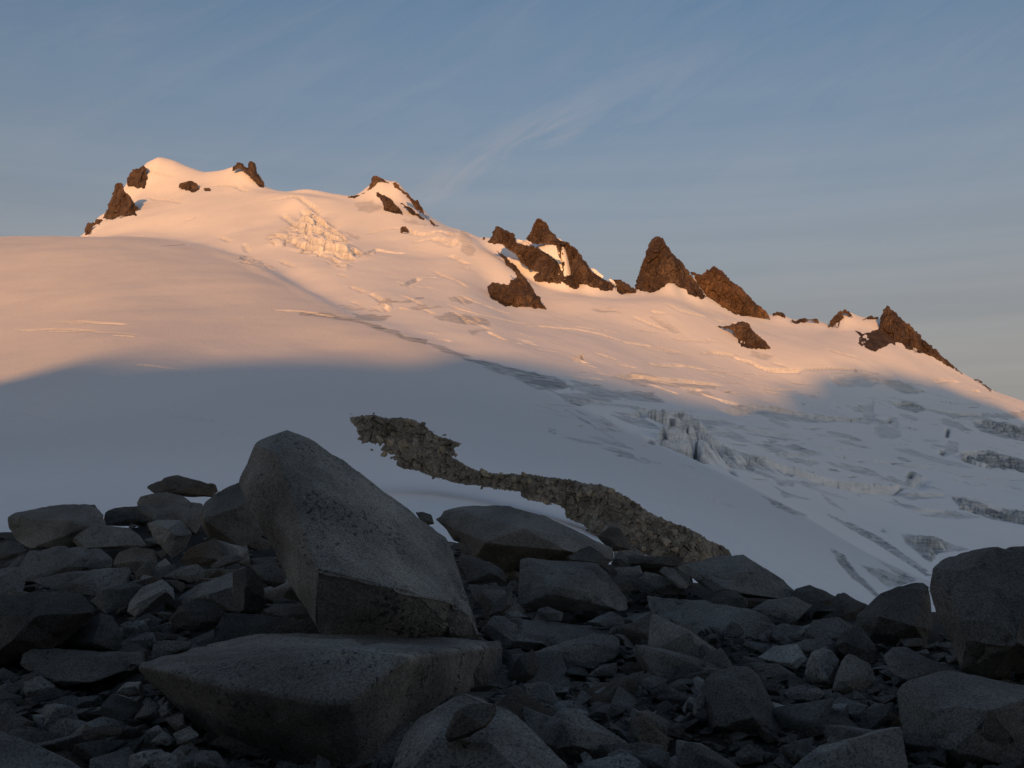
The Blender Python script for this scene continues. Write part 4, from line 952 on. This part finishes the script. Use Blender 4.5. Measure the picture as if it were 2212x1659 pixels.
boulder;g;7;5.0;.7;smooth boulder cut by the bottom edge of the centre right rubble;1090,1360 1088,1100 1118,1043 1220,1058 1360,1128 1504,1245 1510,1360;
stone;p;7;6.9;.3;pale upright stone against the brown black boulder;1163,874 1190,740 1220,688 1272,700 1284,884 1200,894;
stone;b;7;6.6;;brownish stone left of the brown black boulder;933,922 1030,903 1122,918 1112,1004 1000,1014;
stone;g;7;6.8;;grey cap stone on the brownish rubble stone;1028,882 1090,843 1154,890 1194,942 1130,964;
stone;p;7;7.6;;pale cube of rock in the central rubble;438,682 530,633 584,700 560,742 470,747;
stone;g;7;7.5;;pointed grey stone in the central rubble;628,702 670,673 708,742 650,754;
stone;d;7;7.6;;dark tilted block in the central rubble;858,694 970,598 1044,690 960,754;
flat_boulder;p;7;5.5;1.2;pale blade of rock at the bottom beside the peaked boulder;345,1142 380,1118 535,1245 440,1300;
stone;p;7;5.7;1;pale flat stone right of the peaked boulder;538,1134 650,1098 734,1120 700,1164 560,1166;
flat_boulder;d;7;6.9;1.2;dark flat slab behind the peaked boulder;398,794 560,758 704,800 620,854 450,904;
stone;p;7;7.0;1;small pale flake in the middle of the rubble;955,835 1005,785 1055,830 1010,842;
stone;d;2;14;;dark small boulder behind the right shoulder of the huge boulder;1430,745 1480,742 1535,760 1556,822 1480,835;'''.split('\n')
BOULDERS += '''boulder;g;1;20.6;.6;jumbled rock mass carrying the domed capstone pile;880,830 890,740 930,690 1100,680 1290,680 1345,690 1345,900 1200,860 1000,850;
stone;d;1;20.4;;dark rubble block on the crest between the wide boulder and the capstone pile;690,830 700,735 790,725 830,705 900,705 930,790 860,838 760,838;
stone;g;1;19.5;;split stone filling the corner under the overhanging ledge boulder;1190,760 1260,720 1335,690 1350,790 1300,890 1230,860;
boulder;d;3;15.4;.5;dark base rock filling the hollow under the rusty gable rock;1150,690 1190,600 1320,590 1500,600 1720,640 1730,800 1450,850 1230,780;
boulder;g;3;14.2;.7;dull grey rock wedged behind the narrow gully;1180,760 1230,700 1400,720 1480,790 1470,870 1300,880;
boulder;d;4;12.4;.7;dark heap rock filling the dip of the crest left of the gabled rock;480,760 600,660 760,640 900,700 960,760 900,850 700,830 560,820;
boulder;g;4;11.2;.7;grey rock in the hollow below the crest dip;400,800 520,760 700,780 760,850 640,900 480,880;
boulder;g;4;9.8;.6;grey broken rock behind the tall pale block;560,900 640,860 800,850 880,900 860,980 700,960 600,960;
boulder;d;1;17.4;.6;dark rock at the left edge below the wide crest boulder;-60,1000 0,940 80,930 180,990 150,1060 0,1060;
boulder;g;1;14.0;.7;grey rock at the left edge beside the long pale slab;-80,1180 0,1120 120,1110 170,1200 150,1290 0,1310;
boulder;d;1;12.3;.6;shadowed rock between the long pale slab and the roof shaped block;590,1330 700,1290 830,1240 880,1200 950,1230 860,1350 700,1420;'''.split('\n')
BOULDERS.append('boulder;g;4;=10.6;.7;rounded grey rock in the hollow between the pale egg shaped boulder and the leaning boulder;640,835 700,740 860,725 985,790 985,880 860,905 720,885;')
for i, ln in enumerate(BOULDERS):
    boulder(ln, 1000 + i)

# ------------------------------------------------------------------ loose stones and scree in the gaps
def rock_variant(i, sub):
    r = np.random.default_rng(5000 + i); n = r.integers(9, 15)
    p = r.uniform(-1, 1, (n, 3)); p /= np.maximum(np.abs(p).max(1, keepdims=True), 1e-6); p *= r.uniform(.75, 1, (n, 1)); p *= [.5, .38 + .2 * r.random(), .22 + .16 * r.random()]
    bm = hull([tuple(q) for q in p]); return finish(bm, 'stone', None, 1.0, 5000 + i, sub, .03)
VAR = [rock_variant(i, 7) for i in range(16)]
VARM = []
for i, me in enumerate(VAR):
    for mt in (M_G1, M_G2, M_G3, M_G4):
        c = me.copy(); c.materials.clear(); c.materials.append(mt); VARM.append(c)
def in_boulder(u, v):
    for q, d in BPOLY:
        if q[:, 0].min() < u < q[:, 0].max() and q[:, 1].min() < v < q[:, 1].max() and inpoly(np.array([u]), np.array([v]), q)[0]: return True
    return False
def crest_v(u): return np.interp(u, [0, 250, 500, 900, 1000, 1300, 1600, 1800, 1900, 2212], [1160, 1120, 1110, 1150, 1200, 1215, 1300, 1330, 1330, 1340])
ZONES = [('angular stone in the rubble beside the broad slab', 0, 560, 1480, 1700), ('flat stone in the dark central rubble', 1080, 1560, 1440, 1700), ('loose stone in the gaps of the right boulder heap', 1560, 2230, 1300, 1700),
         ('loose stone between the crest boulders', 0, 640, 1080, 1300), ('loose stone around the foot of the upright shard', 250, 700, 1300, 1480), ('loose stone in the narrow gully between the flat slabs', 1080, 1560, 1200, 1440)]
made = 0; tries = 0
while made < 290 and tries < 6000:
    tries += 1; lab, u0, u1, v0, v1 = ZONES[tries % 6]
    u = random.uniform(u0, u1); v = random.uniform(v0, v1)
    if v < crest_v(u) or in_boulder(u, v): continue
    Y = float(ground_Y(v)); X = float(P(u, v, Y)[0]); s = min(max(random.lognormvariate(-1.25, .5), .1), .6) * (1.0 if Y < 9.5 else 1.6)
    mi = random.randrange(len(VARM)); look = ['grey', 'dark', 'brown', 'pale'][mi % 4]; big = 'tiny' if s < .2 else 'small' if s < .38 else 'chunky'
    lab = f'{big} {look} {lab}'
    o = link('stone', VARM[mi], label=lab, cat='stone', group=lab.replace('stone', 'stones', 1))
    o.location = (X, Y, float(ground_z(np.array([X]), np.array([Y]))[0]) + s * .1); o.scale = (s, s * random.uniform(.8, 1.2), s * random.uniform(.7, 1.1))
    o.rotation_euler = (random.gauss(0, .35), random.gauss(0, .35), random.uniform(0, 6.28)); made += 1
# scree: too many to count
base = []
for i in range(10):
    r = np.random.default_rng(7000 + i); p = r.normal(0, 1, (9, 3)); p /= np.linalg.norm(p, axis=1, keepdims=True); p *= [.5, .42, .24]
    bm = hull([tuple(q) for q in p]); bmesh.ops.triangulate(bm, faces=bm.faces); bm.verts.index_update()
    base.append((np.array([v.co[:] for v in bm.verts]), np.array([[v.index for v in f.verts] for f in bm.faces]))); bm.free()
CO, FA, off = [], [], 0
NSC = 14000
for i in range(NSC):
    if i % 5 < 2:                                            # the whole top of the rise, also where boulders hide it
        Y = random.uniform(4.5, 26); X = random.uniform(-.85, .85) * Y; s = min(random.lognormvariate(-1.75, .5), .5)
    else:
        Y = None
    u = random.uniform(-150, 2360); v = 1659 - (1659 - 1150) * random.random() ** 1.15 + 60
    if Y is None:
        if v < crest_v(np.clip(u, 0, 2212)) - 5: continue
        Y = float(ground_Y(v)); X = float(P(u, v, Y)[0]); s = min(random.lognormvariate(-2.35, .5), .26) * (1 if Y < 8 else 1.5)
    elif Y > np.interp(X / Y, [-.6, -.1, .05, .2, .33, .5], [24, 23, 19, 14.5, 12.5, 11.5]): continue
    z = float(ground_z(np.array([X]), np.array([Y]))[0]); vv, ff = random.choice(base)
    a = random.uniform(0, 6.28); R3 = np.array(Matrix.Rotation(a, 3, 'Z') @ Matrix.Rotation(random.gauss(0, .4), 3, 'X'))
    CO.append(vv @ R3.T * s + (X, Y, z + s * .12)); FA.append(ff + off); off += len(vv)
link('scree', mesh_np('scree', np.concatenate(CO), np.concatenate(FA), M_G2, False), kind='stuff')

M_RIB2 = cliff_material('outcrop_rock_tan', [(.17, .14, .105), (.30, .25, .19), (.40, .345, .27)], .9)
# ------------------------------------------------------------------ rocky outcrop in the snow between the boulder field and the glacier
RIB = [tuple(p) for p in px('O', parse('110,112 160,105 230,97 280,95 320,110 380,118 440,112 500,125 540,130 580,150 620,180 660,210 700,240 760,255 820,275 858,290 832,315 800,322 825,370 790,376 850,410 900,440 960,465 1000,485 1060,485 1130,490 1200,485 1240,495 1290,490 1440,510 1540,520 1650,545 1700,552 1780,558 1825,575 1860,590 1950,640 2000,670 2080,730 2160,775'))]
RIB += [(1431,1119),(1483,1138),(1509,1151),(1532,1167),(1561,1177),(1576,1188),(1582,1200),(1560,1225),(1450,1235),(1330,1215)]
RIB += [tuple(p) for p in px('O', parse('1850,1000 1750,905 1700,872 1660,832 1600,812 1540,782 1530,722 1480,692 1380,682 1290,667 1240,642 1240,612 1130,602 1060,587 960,572 880,567 790,547 700,522 640,507 560,472 470,462 415,437 420,402 375,382 410,367 350,352 308,332 350,277 310,270 280,300 240,282 180,242 150,207 150,182 112,142'))]
r = outcrop_solid('rock_rib', RIB, M_RIB, 611, step=1.5, lean=.9, block=True, relief=1.0, amp=.9, thick=1.2)
rib = link('rock_rib', r[0], label='long grey brown rocky outcrop snaking through the snow behind the boulders', cat='outcrop')
ru, rv, rR, rd, rm = r[1]
okk = np.nonzero(rd > 3)[0]; rim_ = np.nonzero(rd < 2.5)[0]; RB = []
for i, me in enumerate(VAR[:12]):
    c = me.copy(); c.materials.clear(); c.materials.append((M_RIB, M_RIB, M_RIB2)[i % 3]); RB.append(c)
for i in range(260):
    k = int(rng.choice(okk if i < 215 else rim_)); p = P(ru[k], rv[k] + (random.uniform(-3, 5) if i >= 215 else 0), rR[k] + .05); s = rR[k] / F * min(random.lognormvariate(2.5 if i < 215 else 2.0, .45), 30)
    o = link('rock_block', random.choice(RB), parent=rib); o.location = p; o.scale = (s, s, s * 1.25); o.rotation_euler = (random.gauss(0, .5), random.gauss(0, .4), random.uniform(0, 6.28))
for lab, t in [('tiny rock chip on the snow at the tip of the rocky outcrop', '100,92 125,90 140,95 110,97'), ('second tiny rock chip by the tip of the rocky outcrop', '150,95 165,91 172,97'), ('small lone rock in the snow bay of the rocky outcrop', '243,325 258,320 273,338 248,338'), ('small dark rock on the snow above the middle of the outcrop', '715,240 735,222 760,232 740,240')]:
    r = outcrop_solid('rock', px('O', parse(t)), M_RIB, 640, step=.8, lean=.6, amp=.2)
    if r: link('rock', r[0], label=lab, cat='rock')
